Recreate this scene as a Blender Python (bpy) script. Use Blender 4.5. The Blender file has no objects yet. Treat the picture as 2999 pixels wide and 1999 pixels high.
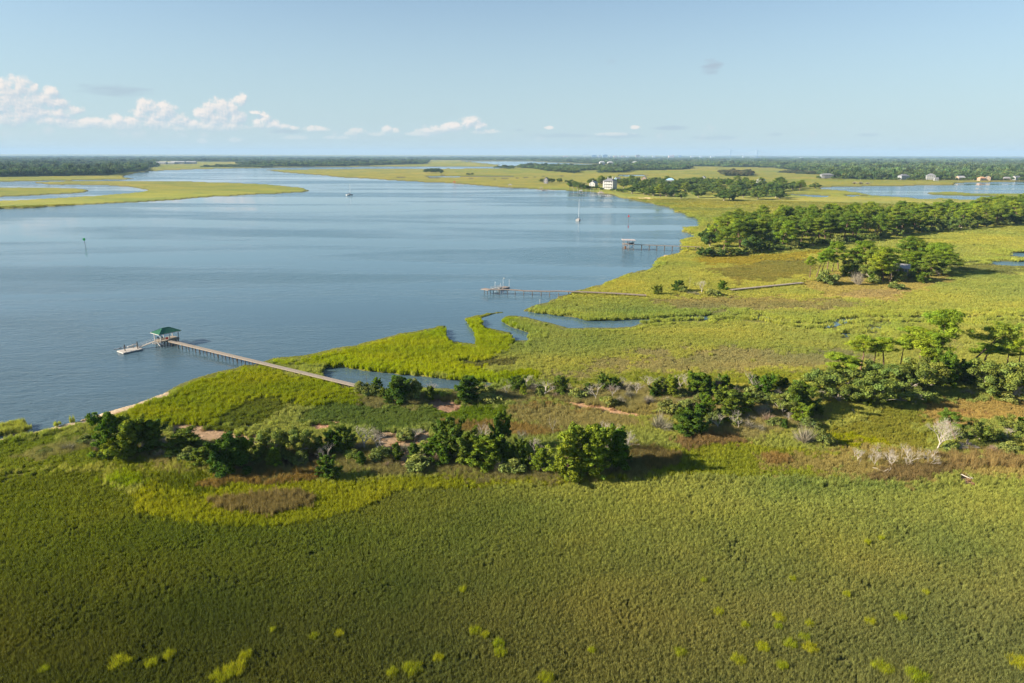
# Tidal river, salt marsh and tree islands seen from the air
EXPOSURE = 1.3
HAZE = 4.5e-5
ALB = 0.9
WATER_A = (0.062, 0.130, 0.168); WATER_B = (0.074, 0.156, 0.204)
SKY_LOW = (4.0, 5.2, 5.85)
import bpy, math, random
import numpy as np
from mathutils import Vector, Matrix

# ------------------------------------------------------------------ scene, camera
SC = bpy.context.scene
COL = SC.collection
W, H, F = 2999.0, 1999.0, 1999.0          # pixel size of the photograph and its focal length in pixels
CAMH = 60.0
YH = 453.0
PITCH = math.atan((H / 2 - YH) / F)
ROLL = math.radians(0.115)
FWD = Vector((0, math.cos(PITCH), -math.sin(PITCH)))
RT0 = Vector((1, 0, 0)); UP0 = Vector((0, math.sin(PITCH), math.cos(PITCH)))
RT = RT0 * math.cos(ROLL) + UP0 * math.sin(ROLL)
UP = -RT0 * math.sin(ROLL) + UP0 * math.cos(ROLL)

cam_d = bpy.data.cameras.new('camera'); cam = bpy.data.objects.new('camera', cam_d); COL.objects.link(cam)
cam_d.sensor_width = 36.0; cam_d.lens = 36.0 * F / W
cam_d.clip_start = 1.0; cam_d.clip_end = 120000.0
cam.matrix_world = Matrix(((RT.x, UP.x, -FWD.x, 0), (RT.y, UP.y, -FWD.y, 0), (RT.z, UP.z, -FWD.z, CAMH), (0, 0, 0, 1)))
SC.camera = cam

def P(px, py, z=0.0):
    """the point at height z seen at pixel (px, py) of the photograph"""
    d = FWD + RT * ((px - W / 2) / F) - UP * ((py - H / 2) / F)
    t = (z - CAMH) / d.z
    return Vector((d.x * t, d.y * t, z))

def Pa(px, py, z=0.0):
    px = np.asarray(px, float); py = np.asarray(py, float)
    a = (px - W / 2) / F; b = -(py - H / 2) / F
    dx = FWD.x + RT.x * a + UP.x * b; dy = FWD.y + RT.y * a + UP.y * b; dz = FWD.z + RT.z * a + UP.z * b
    t = (z - CAMH) / dz
    return dx * t, dy * t

def proj(x, y, z=0.0):
    """pixel of world points (arrays)"""
    zz = z - CAMH
    cx = x * RT.x + y * RT.y + zz * RT.z
    cy = x * UP.x + y * UP.y + zz * UP.z
    cz = x * FWD.x + y * FWD.y + zz * FWD.z
    cz = np.maximum(cz, 1e-6)
    return W / 2 + F * cx / cz, H / 2 - F * cy / cz

def mpp(px, py):
    """metres per pixel at the ground point under the pixel"""
    p = P(px, py); return (p - Vector((0, 0, CAMH))).dot(FWD) / F

# ------------------------------------------------------------------ small helpers
def s2l(r, g, b):
    def f(c):
        c /= 255.0
        return c / 12.92 if c <= 0.04045 else ((c + 0.055) / 1.055) ** 2.4
    return (f(r), f(g), f(b))

def _hash(ix, iy, seed):
    h = (ix.astype(np.int64) * 374761393 + iy.astype(np.int64) * 668265263 + seed * 974634777) & 0xFFFFFFFF
    h = ((h ^ (h >> 13)) * 1274126177) & 0xFFFFFFFF
    h = (h ^ (h >> 16)) & 0xFFFFFF
    return h / float(0xFFFFFF)

def vnoise(x, y, seed=0):
    x = np.asarray(x, float); y = np.asarray(y, float)
    ix = np.floor(x); iy = np.floor(y); fx = x - ix; fy = y - iy
    fx = fx * fx * (3 - 2 * fx); fy = fy * fy * (3 - 2 * fy)
    a = _hash(ix, iy, seed); b = _hash(ix + 1, iy, seed); c = _hash(ix, iy + 1, seed); d = _hash(ix + 1, iy + 1, seed)
    return (a + (b - a) * fx) * (1 - fy) + (c + (d - c) * fx) * fy

def fbm(x, y, seed=0, octv=3):
    v = 0; a = 0.5; t = 0
    for i in range(octv):
        v = v + a * vnoise(x * 2 ** i + 17.3 * i, y * 2 ** i - 9.1 * i, seed + i); t += a; a *= 0.5
    return v / t

def pip(px, py, poly):
    """points in polygon (arrays), with a bounding box test first"""
    poly = np.asarray(poly, float)
    out = np.zeros(px.shape, bool)
    sel = (px >= poly[:, 0].min()) & (px <= poly[:, 0].max()) & (py >= poly[:, 1].min()) & (py <= poly[:, 1].max())
    idx = np.nonzero(sel)[0]
    if not len(idx): return out
    x = px[idx]; y = py[idx]; ins = np.zeros(len(idx), bool)
    n = len(poly)
    for i in range(n):
        x0, y0 = poly[i]; x1, y1 = poly[(i + 1) % n]
        if y0 == y1: continue
        c = (y0 > y) != (y1 > y)
        ins ^= c & (x < (x1 - x0) * (y - y0) / (y1 - y0) + x0)
    out[idx] = ins
    return out

def smooth(a, b, x):
    t = np.clip((x - a) / (b - a), 0, 1); return t * t * (3 - 2 * t)

# ------------------------------------------------------------------ materials
def new_mat(name):
    m = bpy.data.materials.new(name); m.use_nodes = True
    nt = m.node_tree; nt.nodes.clear()
    return m, nt, nt.nodes, nt.links

def math_node(nt, op, a, b=None, c=None, clamp=False):
    n = nt.nodes.new('ShaderNodeMath'); n.operation = op; n.use_clamp = clamp
    for i, v in enumerate((a, b, c)):
        if v is None: continue
        if isinstance(v, (int, float)): n.inputs[i].default_value = v
        else: nt.links.new(v, n.inputs[i])
    return n.outputs[0]

def mixcol(nt, fac, a, b, blend='MIX'):
    n = nt.nodes.new('ShaderNodeMix'); n.data_type = 'RGBA'; n.blend_type = blend
    for sock, v in ((n.inputs[0], fac), (n.inputs[6], a), (n.inputs[7], b)):
        if isinstance(v, (int, float)): sock.default_value = v
        elif isinstance(v, tuple): sock.default_value = (*v[:3], 1)
        else: nt.links.new(v, sock)
    return n.outputs[2]

_simple = {}
def simple(name, col, rough=0.75, var=0.18, scale=1.5, metal=0.0, stretch=(1, 1, 1), spec=0.3):
    """painted / wooden / metal surface with uneven colour"""
    if name in _simple: return _simple[name]
    m, nt, N, L = new_mat(name)
    out = N.new('ShaderNodeOutputMaterial'); b = N.new('ShaderNodeBsdfPrincipled')
    tc = N.new('ShaderNodeTexCoord'); mp = N.new('ShaderNodeMapping'); mp.inputs['Scale'].default_value = stretch
    no = N.new('ShaderNodeTexNoise'); no.inputs['Scale'].default_value = scale; no.inputs['Detail'].default_value = 5
    L.new(tc.outputs['Object'], mp.inputs[0]); L.new(mp.outputs[0], no.inputs['Vector'])
    f = math_node(nt, 'MULTIPLY_ADD', no.outputs[0], 2 * var, 1 - var)
    c = mixcol(nt, 1.0, col, (1, 1, 1), 'MULTIPLY')
    cc = N.new('ShaderNodeCombineColor')
    for i in range(3): L.new(f, cc.inputs[i])
    n = c.node; L.new(cc.outputs[0], n.inputs[7])
    L.new(c, b.inputs['Base Color'])
    b.inputs['Roughness'].default_value = rough; b.inputs['Metallic'].default_value = metal
    b.inputs['Specular IOR Level'].default_value = spec
    L.new(b.outputs[0], out.inputs[0])
    _simple[name] = m
    return m

# ------------------------------------------------------------------ mesh building
class MB:
    """collects boxes, bars and tubes and builds ONE mesh object"""
    def __init__(s): s.v = []; s.f = []
    def quad(s, *pts):
        n = len(s.v); s.v += [tuple(p) for p in pts]; s.f.append(tuple(range(n, n + len(pts))))
    def box(s, c, size, rz=0.0, M=None):
        hx, hy, hz = size[0] / 2, size[1] / 2, size[2] / 2
        n = len(s.v); cr, sr = math.cos(rz), math.sin(rz)
        for x, y, z in ((-hx, -hy, -hz), (hx, -hy, -hz), (hx, hy, -hz), (-hx, hy, -hz), (-hx, -hy, hz), (hx, -hy, hz), (hx, hy, hz), (-hx, hy, hz)):
            p = Vector((c[0] + x * cr - y * sr, c[1] + x * sr + y * cr, c[2] + z))
            if M: p = M @ p
            s.v.append(tuple(p))
        for q in ((0, 3, 2, 1), (4, 5, 6, 7), (0, 1, 5, 4), (1, 2, 6, 5), (2, 3, 7, 6), (3, 0, 4, 7)):
            s.f.append(tuple(n + i for i in q))
        return s
    def bar(s, p0, p1, w, h):
        """a beam of width w and height h from p0 to p1 (centre line)"""
        p0 = Vector(p0); p1 = Vector(p1); d = (p1 - p0).normalized()
        side = d.cross(Vector((0, 0, 1)))
        side = side.normalized() if side.length > 1e-4 else Vector((1, 0, 0))
        up = side.cross(d)
        n = len(s.v)
        for p in (p0, p1):
            for a, b in ((-1, -1), (1, -1), (1, 1), (-1, 1)):
                s.v.append(tuple(p + side * (a * w / 2) + up * (b * h / 2)))
        for q in ((0, 1, 2, 3), (7, 6, 5, 4), (0, 4, 5, 1), (1, 5, 6, 2), (2, 6, 7, 3), (3, 7, 4, 0)):
            s.f.append(tuple(n + i for i in q))
        return s
    def tube(s, pts, radii, n=6, cap=True):
        pts = [Vector(p) for p in pts]; base = len(s.v); k = len(pts)
        for i, p in enumerate(pts):
            d = (pts[min(i + 1, k - 1)] - pts[max(i - 1, 0)]).normalized()
            a = d.orthogonal().normalized() if abs(d.z) > 0.9 or True else d
            ref = Vector((0.31, 0.95, 0.05)) if abs(d.z) > 0.7 else Vector((0, 0, 1))
            a = d.cross(ref).normalized(); b = d.cross(a)
            for j in range(n):
                t = 2 * math.pi * j / n
                s.v.append(tuple(p + (a * math.cos(t) + b * math.sin(t)) * radii[i]))
        for i in range(k - 1):
            for j in range(n):
                j2 = (j + 1) % n
                s.f.append((base + i * n + j, base + i * n + j2, base + (i + 1) * n + j2, base + (i + 1) * n + j))
        if cap:
            s.f.append(tuple(base + j for j in range(n))[::-1]); s.f.append(tuple(base + (k - 1) * n + j for j in range(n)))
        return s
    def mesh(s, name, mat=None, smoothed=False):
        me = bpy.data.meshes.new(name); me.from_pydata(s.v, [], s.f); me.update()
        if mat: me.materials.append(mat)
        if smoothed: me.polygons.foreach_set('use_smooth', [True] * len(me.polygons))
        return me
    def build(s, name, mat, parent=None, smoothed=False, loc=(0, 0, 0)):
        o = bpy.data.objects.new(name, s.mesh(name, mat, smoothed)); COL.objects.link(o)
        if parent: o.parent = parent
        o.location = loc
        return o

def tag(o, label=None, cat=None, group=None, kind=None):
    if label: o['label'] = label
    if cat: o['category'] = cat
    if group: o['group'] = group
    if kind: o['kind'] = kind
    return o

def empty(name, loc, rz=0.0, label=None, cat=None, group=None):
    o = bpy.data.objects.new(name, None); COL.objects.link(o); o.empty_display_size = 0.5
    o.location = loc; o.rotation_euler = (0, 0, rz)
    return tag(o, label, cat, group)

def np_mesh(name, v, f, mat=None, attrs=None, smoothed=False):
    """mesh from numpy arrays; f is (n,3) or (n,4); attrs: {name: (domain, type, array)}"""
    me = bpy.data.meshes.new(name); v = np.asarray(v, np.float32); f = np.asarray(f, np.int32)
    n, k = f.shape
    me.vertices.add(len(v)); me.vertices.foreach_set('co', v.ravel())
    me.loops.add(n * k); me.loops.foreach_set('vertex_index', f.ravel())
    me.polygons.add(n); me.polygons.foreach_set('loop_start', np.arange(0, n * k, k, dtype=np.int32))
    me.polygons.foreach_set('use_smooth', np.full(n, smoothed, bool))
    me.update(calc_edges=True)
    if mat: me.materials.append(mat)
    for an, (dom, typ, arr) in (attrs or {}).items():
        a = me.attributes.new(an, typ, dom)
        arr = np.asarray(arr, np.float32)
        if typ == 'FLOAT_COLOR':
            if arr.shape[1] == 3: arr = np.concatenate([arr, np.ones((len(arr), 1), np.float32)], 1)
            a.data.foreach_set('color', np.ascontiguousarray(arr).ravel())
        elif typ == 'FLOAT_VECTOR': a.data.foreach_set('vector', np.ascontiguousarray(arr).ravel())
        else: a.data.foreach_set('value', arr.ravel())
    return me

def scatter(name, pos, rot, scl, col, idx, sources, mat, label, cat):
    """ONE stuff object: many small meshes set on points by geometry nodes"""
    me = bpy.data.meshes.new(name); n = len(pos)
    me.vertices.add(n); me.vertices.foreach_set('co', np.asarray(pos, np.float32).ravel())
    for an, typ, key, arr in (('rot', 'FLOAT_VECTOR', 'vector', rot), ('scl', 'FLOAT_VECTOR', 'vector', scl)):
        me.attributes.new(an, typ, 'POINT').data.foreach_set(key, np.asarray(arr, np.float32).ravel())
    c4 = np.concatenate([np.asarray(col, np.float32), np.ones((n, 1), np.float32)], 1)
    me.attributes.new('col', 'FLOAT_COLOR', 'POINT').data.foreach_set('color', c4.ravel())
    me.attributes.new('pick', 'INT', 'POINT').data.foreach_set('value', np.asarray(idx, np.int32))
    me.materials.append(mat)
    ob = bpy.data.objects.new(name, me); COL.objects.link(ob)
    src = bpy.data.collections.new(name + '_source')
    for s in sources:
        src.objects.link(bpy.data.objects.new(s.name, s))
    ng = bpy.data.node_groups.new(name + '_nodes', 'GeometryNodeTree')
    ng.interface.new_socket('Geometry', in_out='INPUT', socket_type='NodeSocketGeometry')
    ng.interface.new_socket('Geometry', in_out='OUTPUT', socket_type='NodeSocketGeometry')
    gi = ng.nodes.new('NodeGroupInput'); go = ng.nodes.new('NodeGroupOutput')
    ci = ng.nodes.new('GeometryNodeCollectionInfo'); ci.inputs['Collection'].default_value = src
    ci.inputs['Separate Children'].default_value = True; ci.inputs['Reset Children'].default_value = True
    iop = ng.nodes.new('GeometryNodeInstanceOnPoints'); iop.inputs['Pick Instance'].default_value = True
    def attr(nm, typ):
        a = ng.nodes.new('GeometryNodeInputNamedAttribute'); a.data_type = typ; a.inputs['Name'].default_value = nm
        return a.outputs['Attribute']
    L = ng.links
    L.new(gi.outputs[0], iop.inputs['Points']); L.new(ci.outputs[0], iop.inputs['Instance'])
    L.new(attr('pick', 'INT'), iop.inputs['Instance Index'])
    L.new(attr('rot', 'FLOAT_VECTOR'), iop.inputs['Rotation'])
    L.new(attr('scl', 'FLOAT_VECTOR'), iop.inputs['Scale'])
    L.new(iop.outputs[0], go.inputs[0])
    md = ob.modifiers.new('scatter', 'NODES'); md.node_group = ng
    tag(ob, label, cat, kind='stuff')
    return ob
# ------------------------------------------------------------------ sky, sun, air
SUN_EL = math.radians(24.0)
SUN_AZ = math.radians(9.0)                      # light travels towards +x, a little away from the camera
sd = Vector((math.cos(SUN_EL) * math.cos(SUN_AZ), math.cos(SUN_EL) * math.sin(SUN_AZ), -math.sin(SUN_EL)))
sun_d = bpy.data.lights.new('sun', 'SUN'); sun = bpy.data.objects.new('sun', sun_d); COL.objects.link(sun)
sun_d.energy = 5.0; sun_d.angle = math.radians(0.5); sun_d.color = (1.0, 0.90, 0.74)
sun.rotation_euler = sd.to_track_quat('-Z', 'Y').to_euler(); sun.location = (-200, -40, 300)

world = bpy.data.worlds.new('World'); SC.world = world; world.use_nodes = True
world.cycles.sampling_method = 'MANUAL'; world.cycles.sample_map_resolution = 256
nt = world.node_tree; nt.nodes.clear(); N = nt.nodes; L = nt.links
wo = N.new('ShaderNodeOutputWorld'); bg = N.new('ShaderNodeBackground'); bg.inputs['Strength'].default_value = 0.053
sky = N.new('ShaderNodeTexSky'); sky.sky_type = 'NISHITA'; sky.sun_disc = False
sky.sun_elevation = SUN_EL; sky.sun_rotation = math.atan2(-sd.x, -sd.y)
sky.air_density = 1.0; sky.dust_density = 0.5; sky.ozone_density = 2.2; sky.altitude = 60
geo = N.new('ShaderNodeTexCoord')
sep = N.new('ShaderNodeSeparateXYZ'); L.new(geo.outputs['Generated'], sep.inputs[0])
X, Y, Z = sep.outputs
az = math_node(nt, 'ARCTAN2', X, Y)                          # radians, 0 straight ahead
el = math_node(nt, 'ARCSINE', Z)
# the sky of the photograph is a little flatter and more turquoise than the clear-air model
hs = N.new('ShaderNodeHueSaturation'); hs.inputs['Saturation'].default_value = 0.95; L.new(sky.outputs[0], hs.inputs['Color'])
skyc = mixcol(nt, 1.0, hs.outputs[0], (0.985, 1.085, 1.13), 'MULTIPLY')
hz = N.new('ShaderNodeMapRange'); hz.interpolation_type = 'SMOOTHSTEP'; hz.inputs[1].default_value = 0.34; hz.inputs[2].default_value = -0.02
hz.inputs[3].default_value = 0.0; hz.inputs[4].default_value = 0.8; L.new(el, hz.inputs[0])
skyc = mixcol(nt, hz.outputs[0], skyc, SKY_LOW)

def az_of(px): return math.atan((px - W / 2) / F / math.cos(PITCH))
def azel(px, py):
    d = (FWD + RT * ((px - W / 2) / F) - UP * ((py - H / 2) / F)).normalized()
    return math.atan2(d.x, d.y), math.asin(d.z)
def el_of(py): return math.atan((YH - py) / F)
def curve(nt, x, pts, x0, x1, ymax):
    """piecewise curve over x0..x1 with values 0..ymax"""
    m = nt.nodes.new('ShaderNodeMapRange'); m.inputs[1].default_value = x0; m.inputs[2].default_value = x1
    nt.links.new(x, m.inputs[0])
    fc = nt.nodes.new('ShaderNodeFloatCurve'); nt.links.new(m.outputs[0], fc.inputs['Value'])
    c = fc.mapping.curves[0]
    pts = sorted(((p - x0) / (x1 - x0), v / ymax) for p, v in pts)
    c.points[0].location = pts[0]; c.points[1].location = pts[-1]
    for p in pts[1:-1]: c.points.new(*p)
    fc.mapping.update()
    return math_node(nt, 'MULTIPLY', fc.outputs[0], ymax)

def cloud_layer(tops, base_py, scale, seed, edge, rough, slope=26.0):
    """cumulus: a height profile over the azimuth, frayed by noise; returns (density, light)"""
    a0, a1 = az_of(-900), az_of(3900)
    pts = [(az_of(px), max(0.0, el_of(py))) for px, py in tops]
    prof = curve(nt, az, [(a0, pts[0][1])] + pts + [(a1, pts[-1][1])], a0, a1, 0.2)
    cv = N.new('ShaderNodeCombineXYZ'); L.new(az, cv.inputs[0]); L.new(el, cv.inputs[1]); cv.inputs[2].default_value = seed
    def puff(off):
        v = N.new('ShaderNodeVectorMath'); v.operation = 'ADD'; L.new(cv.outputs[0], v.inputs[0]); v.inputs[1].default_value = (*off, 0)
        no = N.new('ShaderNodeTexNoise'); no.inputs['Scale'].default_value = scale; no.inputs['Detail'].default_value = 5
        no.inputs['Roughness'].default_value = rough; no.inputs['Distortion'].default_value = 0.35; L.new(v.outputs[0], no.inputs['Vector'])
        vo = N.new('ShaderNodeTexVoronoi'); vo.feature = 'F1'; vo.inputs['Scale'].default_value = scale * 1.9
        L.new(v.outputs[0], vo.inputs['Vector'])
        return math_node(nt, 'SUBTRACT', math_node(nt, 'MULTIPLY', no.outputs[0], 1.5), math_node(nt, 'MULTIPLY', vo.outputs['Distance'], 0.7))
    n0 = puff((0, 0)); n1 = puff((-0.0035, 0.0045)); n2 = puff((-0.010, 0.011))
    # height below the top, in the profile's own units
    d = math_node(nt, 'SUBTRACT', prof, el)
    dn = math_node(nt, 'MULTIPLY', d, slope)
    raw = math_node(nt, 'ADD', dn, math_node(nt, 'MULTIPLY_ADD', n0, 1.5, -0.72))
    raw1 = math_node(nt, 'ADD', math_node(nt, 'ADD', dn, -0.14), math_node(nt, 'MULTIPLY_ADD', n1, 1.5, -0.72))
    dens = N.new('ShaderNodeMapRange'); dens.interpolation_type = 'SMOOTHSTEP'
    dens.inputs[1].default_value = 0.0; dens.inputs[2].default_value = edge; L.new(raw, dens.inputs[0])
    gate = N.new('ShaderNodeMapRange'); gate.inputs[1].default_value = 0.002; gate.inputs[2].default_value = 0.012; L.new(prof, gate.inputs[0])
    be = el_of(base_py)
    bot = N.new('ShaderNodeMapRange'); bot.interpolation_type = 'SMOOTHSTEP'
    bot.inputs[1].default_value = be - 0.008; bot.inputs[2].default_value = be + 0.006; L.new(el, bot.inputs[0])
    den = math_node(nt, 'MULTIPLY', math_node(nt, 'MULTIPLY', dens.outputs[0], gate.outputs[0]), bot.outputs[0])
    dif = math_node(nt, 'ADD', math_node(nt, 'SUBTRACT', n0, n1), math_node(nt, 'MULTIPLY', math_node(nt, 'SUBTRACT', n0, n2), 0.8))
    dep = math_node(nt, 'MULTIPLY', dn, -0.16)
    lit = math_node(nt, 'ADD', math_node(nt, 'MULTIPLY_ADD', dif, 1.1, 0.62), dep, clamp=True)
    hb = N.new('ShaderNodeMapRange'); hb.inputs[1].default_value = be - 0.004; hb.inputs[2].default_value = be + 0.03; L.new(el, hb.inputs[0])
    lit = math_node(nt, 'MULTIPLY', lit, math_node(nt, 'MULTIPLY_ADD', hb.outputs[0], 0.5, 0.5))
    return den, lit
CL_LIT = (7.3, 6.75, 6.3); CL_SH = (4.0, 4.95, 5.6)
def cumulus(lobes, scale, seed, base_py):
    """heaps of rounded billows (px, py, rx, ry) frayed by noise; returns (density, light)"""
    cv = N.new('ShaderNodeCombineXYZ'); L.new(az, cv.inputs[0]); L.new(el, cv.inputs[1]); cv.inputs[2].default_value = seed
    def noise(off):
        v = N.new('ShaderNodeVectorMath'); v.operation = 'ADD'; L.new(cv.outputs[0], v.inputs[0]); v.inputs[1].default_value = (*off, 0)
        no = N.new('ShaderNodeTexNoise'); no.inputs['Scale'].default_value = scale; no.inputs['Detail'].default_value = 6; no.inputs['Roughness'].default_value = 0.66
        L.new(v.outputs[0], no.inputs['Vector']); return no.outputs[0]
    def heap(off):
        v = N.new('ShaderNodeVectorMath'); v.operation = 'ADD'; L.new(cv.outputs[0], v.inputs[0]); v.inputs[1].default_value = (off[0], off[1], -seed)
        acc = None
        for px, py, rx, ry in lobes:
            m = N.new('ShaderNodeVectorMath'); m.operation = 'MULTIPLY_ADD'; L.new(v.outputs[0], m.inputs[0])
            ix, iy = F / rx, F / ry; m.inputs[1].default_value = (ix, iy, 0); a_, e_ = azel(px, py); m.inputs[2].default_value = (-a_ * ix, -e_ * iy, 0)
            d = N.new('ShaderNodeVectorMath'); d.operation = 'DOT_PRODUCT'; L.new(m.outputs[0], d.inputs[0]); L.new(m.outputs[0], d.inputs[1])
            acc = d.outputs['Value'] if acc is None else math_node(nt, 'MINIMUM', acc, d.outputs['Value'])
        return acc
    n0, n1 = noise((0, 0)), noise((-0.0020, 0.0024)); h0, h1 = heap((0, 0)), heap((-0.0040, 0.0052))
    h0 = math_node(nt, 'MINIMUM', h0, 3.0); h1 = math_node(nt, 'MINIMUM', h1, 3.0)
    raw = math_node(nt, 'SUBTRACT', math_node(nt, 'MULTIPLY_ADD', n0, 4.4, -1.2), h0)
    dens = N.new('ShaderNodeMapRange'); dens.interpolation_type = 'SMOOTHSTEP'; dens.inputs[1].default_value = -0.45; dens.inputs[2].default_value = 0.95; L.new(raw, dens.inputs[0])
    be = el_of(base_py); bot = N.new('ShaderNodeMapRange'); bot.interpolation_type = 'SMOOTHSTEP'; bot.inputs[1].default_value = be - 0.010; bot.inputs[2].default_value = be + 0.010
    bot.inputs[3].default_value = 0.25; L.new(el, bot.inputs[0])
    lit = math_node(nt, 'ADD', math_node(nt, 'MULTIPLY', math_node(nt, 'SUBTRACT', h1, h0), 0.62), math_node(nt, 'MULTIPLY', math_node(nt, 'SUBTRACT', n0, n1), 2.0))
    return math_node(nt, 'MULTIPLY', dens.outputs[0], bot.outputs[0]), math_node(nt, 'ADD', lit, 0.40, clamp=True)
LOBES = [(57, 250, 28, 22), (22, 264, 34, 26), (78, 262, 22, 22), (0, 300, 42, 30), (60, 300, 36, 34), (96, 258, 14, 12), (145, 268, 18, 14), (118, 290, 40, 22), (160, 300, 30, 16), (80, 330, 46, 22), (30, 345, 50, 20), (-70, 290, 50, 44), (-160, 300, 60, 40), (-300, 310, 110, 50), (-500, 320, 130, 60),
         (170, 330, 34, 18), (205, 322, 26, 14), (150, 352, 50, 14), (215, 365, 60, 12), (260, 362, 50, 16), (330, 368, 60, 14), (343, 355, 26, 16), (385, 360, 40, 18), (425, 312, 22, 20), (446, 320, 18, 18), (410, 335, 22, 18), (487, 322, 26, 20), (462, 335, 28, 20), (440, 356, 36, 20), (480, 368, 40, 16), (520, 350, 30, 20), (525, 376, 36, 10),
         (560, 366, 30, 16), (597, 334, 22, 20), (618, 318, 26, 22), (650, 318, 30, 26), (632, 345, 44, 28), (680, 316, 18, 20), (700, 296, 14, 14), (712, 284, 10, 14), (690, 340, 28, 26), (600, 370, 50, 16), (670, 370, 46, 16), (747, 328, 14, 6), (777, 346, 14, 16), (762, 362, 22, 14), (795, 364, 28, 12), (820, 370, 26, 9), (862, 374, 14, 6),
         (918, 377, 24, 9), (945, 378, 20, 7), (1044, 382, 24, 9), (1030, 390, 24, 6), (1133, 382, 14, 12), (1160, 384, 12, 9), (1110, 392, 30, 7), (1250, 382, 30, 9), (1290, 378, 36, 12), (1330, 372, 30, 14), (1372, 360, 24, 16), (1390, 350, 18, 12), (1400, 368, 22, 12), (1420, 385, 40, 7), (1230, 392, 50, 6), (1608, 373, 13, 5), (1860, 372, 16, 5), (1800, 392, 60, 5), (690, 410, 16, 9), (590, 412, 14, 8), (870, 402, 40, 6), (1000, 402, 60, 5)]
d1, l1 = cumulus(LOBES, 92.0, 3.1, 388)
tops2 = [(-700, 370), (0, 378), (200, 385), (420, 378), (600, 386), (800, 392), (1000, 388), (1150, 384), (1300, 392), (1500, 394), (1700, 396), (2000, 400), (2300, 402), (3000, 420)]
d2, l2 = cloud_layer(tops2, 408, 30.0, 9.7, 0.9, 0.6)
d2 = math_node(nt, 'MULTIPLY', d2, 0.7)
# small flat grey wisps higher up
wv = N.new('ShaderNodeMapping'); wv.inputs['Scale'].default_value = (11, 60, 1); cvw = N.new('ShaderNodeCombineXYZ'); L.new(az, cvw.inputs[0]); L.new(el, cvw.inputs[1])
L.new(cvw.outputs[0], wv.inputs[0]); wn = N.new('ShaderNodeTexNoise'); wn.inputs['Scale'].default_value = 3.0; wn.inputs['Detail'].default_value = 6; L.new(wv.outputs[0], wn.inputs['Vector'])
wis = None
for px, py, rx, ry, st in ((340, 264, 95, 15, 0.6), (1790, 181, 16, 7, 0.3), (2085, 195, 30, 22, 0.95), (1960, 374, 60, 8, 0.6), (2100, 402, 80, 7, 0.45), (2540, 394, 30, 5, 0.4), (2270, 393, 26, 5, 0.35),
                           (1640, 396, 120, 7, 0.4), (840, 385, 60, 7, 0.5), (1520, 380, 14, 4, 0.4), (1810, 398, 80, 8, 0.5)):
    a_, e_ = azel(px, py)
    dx = math_node(nt, 'DIVIDE', math_node(nt, 'SUBTRACT', az, a_), rx / F)
    dy = math_node(nt, 'DIVIDE', math_node(nt, 'SUBTRACT', el, e_), ry / F)
    r2 = math_node(nt, 'ADD', math_node(nt, 'MULTIPLY', dx, dx), math_node(nt, 'MULTIPLY', dy, dy))
    v = math_node(nt, 'MULTIPLY', math_node(nt, 'SUBTRACT', math_node(nt, 'MULTIPLY_ADD', wn.outputs[0], 2.6, -0.35), r2, clamp=True), st, clamp=True)
    wis = v if wis is None else math_node(nt, 'MAXIMUM', wis, v)
c = mixcol(nt, wis, skyc, (3.3, 4.15, 4.9))
c = mixcol(nt, d2, c, mixcol(nt, l2, (4.0, 4.9, 5.5), (6.2, 6.1, 6.05)))
c = mixcol(nt, d1, c, mixcol(nt, l1, CL_SH, CL_LIT))
L.new(c, bg.inputs['Color']); L.new(bg.outputs[0], wo.inputs[0])

SC.view_settings.view_transform = 'Standard'; SC.view_settings.look = 'None'
SC.view_settings.exposure = EXPOSURE; SC.view_settings.gamma = 1.0; SC.view_settings.use_curve_mapping = False
SC.cycles.use_denoising = True
SC.cycles.max_bounces = 6; SC.cycles.diffuse_bounces = 3; SC.cycles.glossy_bounces = 3; SC.cycles.transmission_bounces = 3
SC.cycles.volume_bounces = 0; SC.cycles.transparent_max_bounces = 4
SC.cycles.use_adaptive_sampling = True; SC.cycles.adaptive_threshold = 0.015

if HAZE > 0:
    hb = MB(); hb.box((0, 9700, 92), (50000, 20600, 196)); 
    m, nt, N, L = new_mat('haze_air')
    out = N.new('ShaderNodeOutputMaterial'); pv = N.new('ShaderNodeVolumePrincipled')
    pv.inputs['Color'].default_value = (0.46, 0.70, 0.98, 1); pv.inputs['Density'].default_value = HAZE; pv.inputs['Anisotropy'].default_value = 0.0
    L.new(pv.outputs[0], out.inputs['Volume'])
    tag(hb.build('haze', m), 'pale blue summer haze over the far shore', 'haze', kind='stuff')

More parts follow.
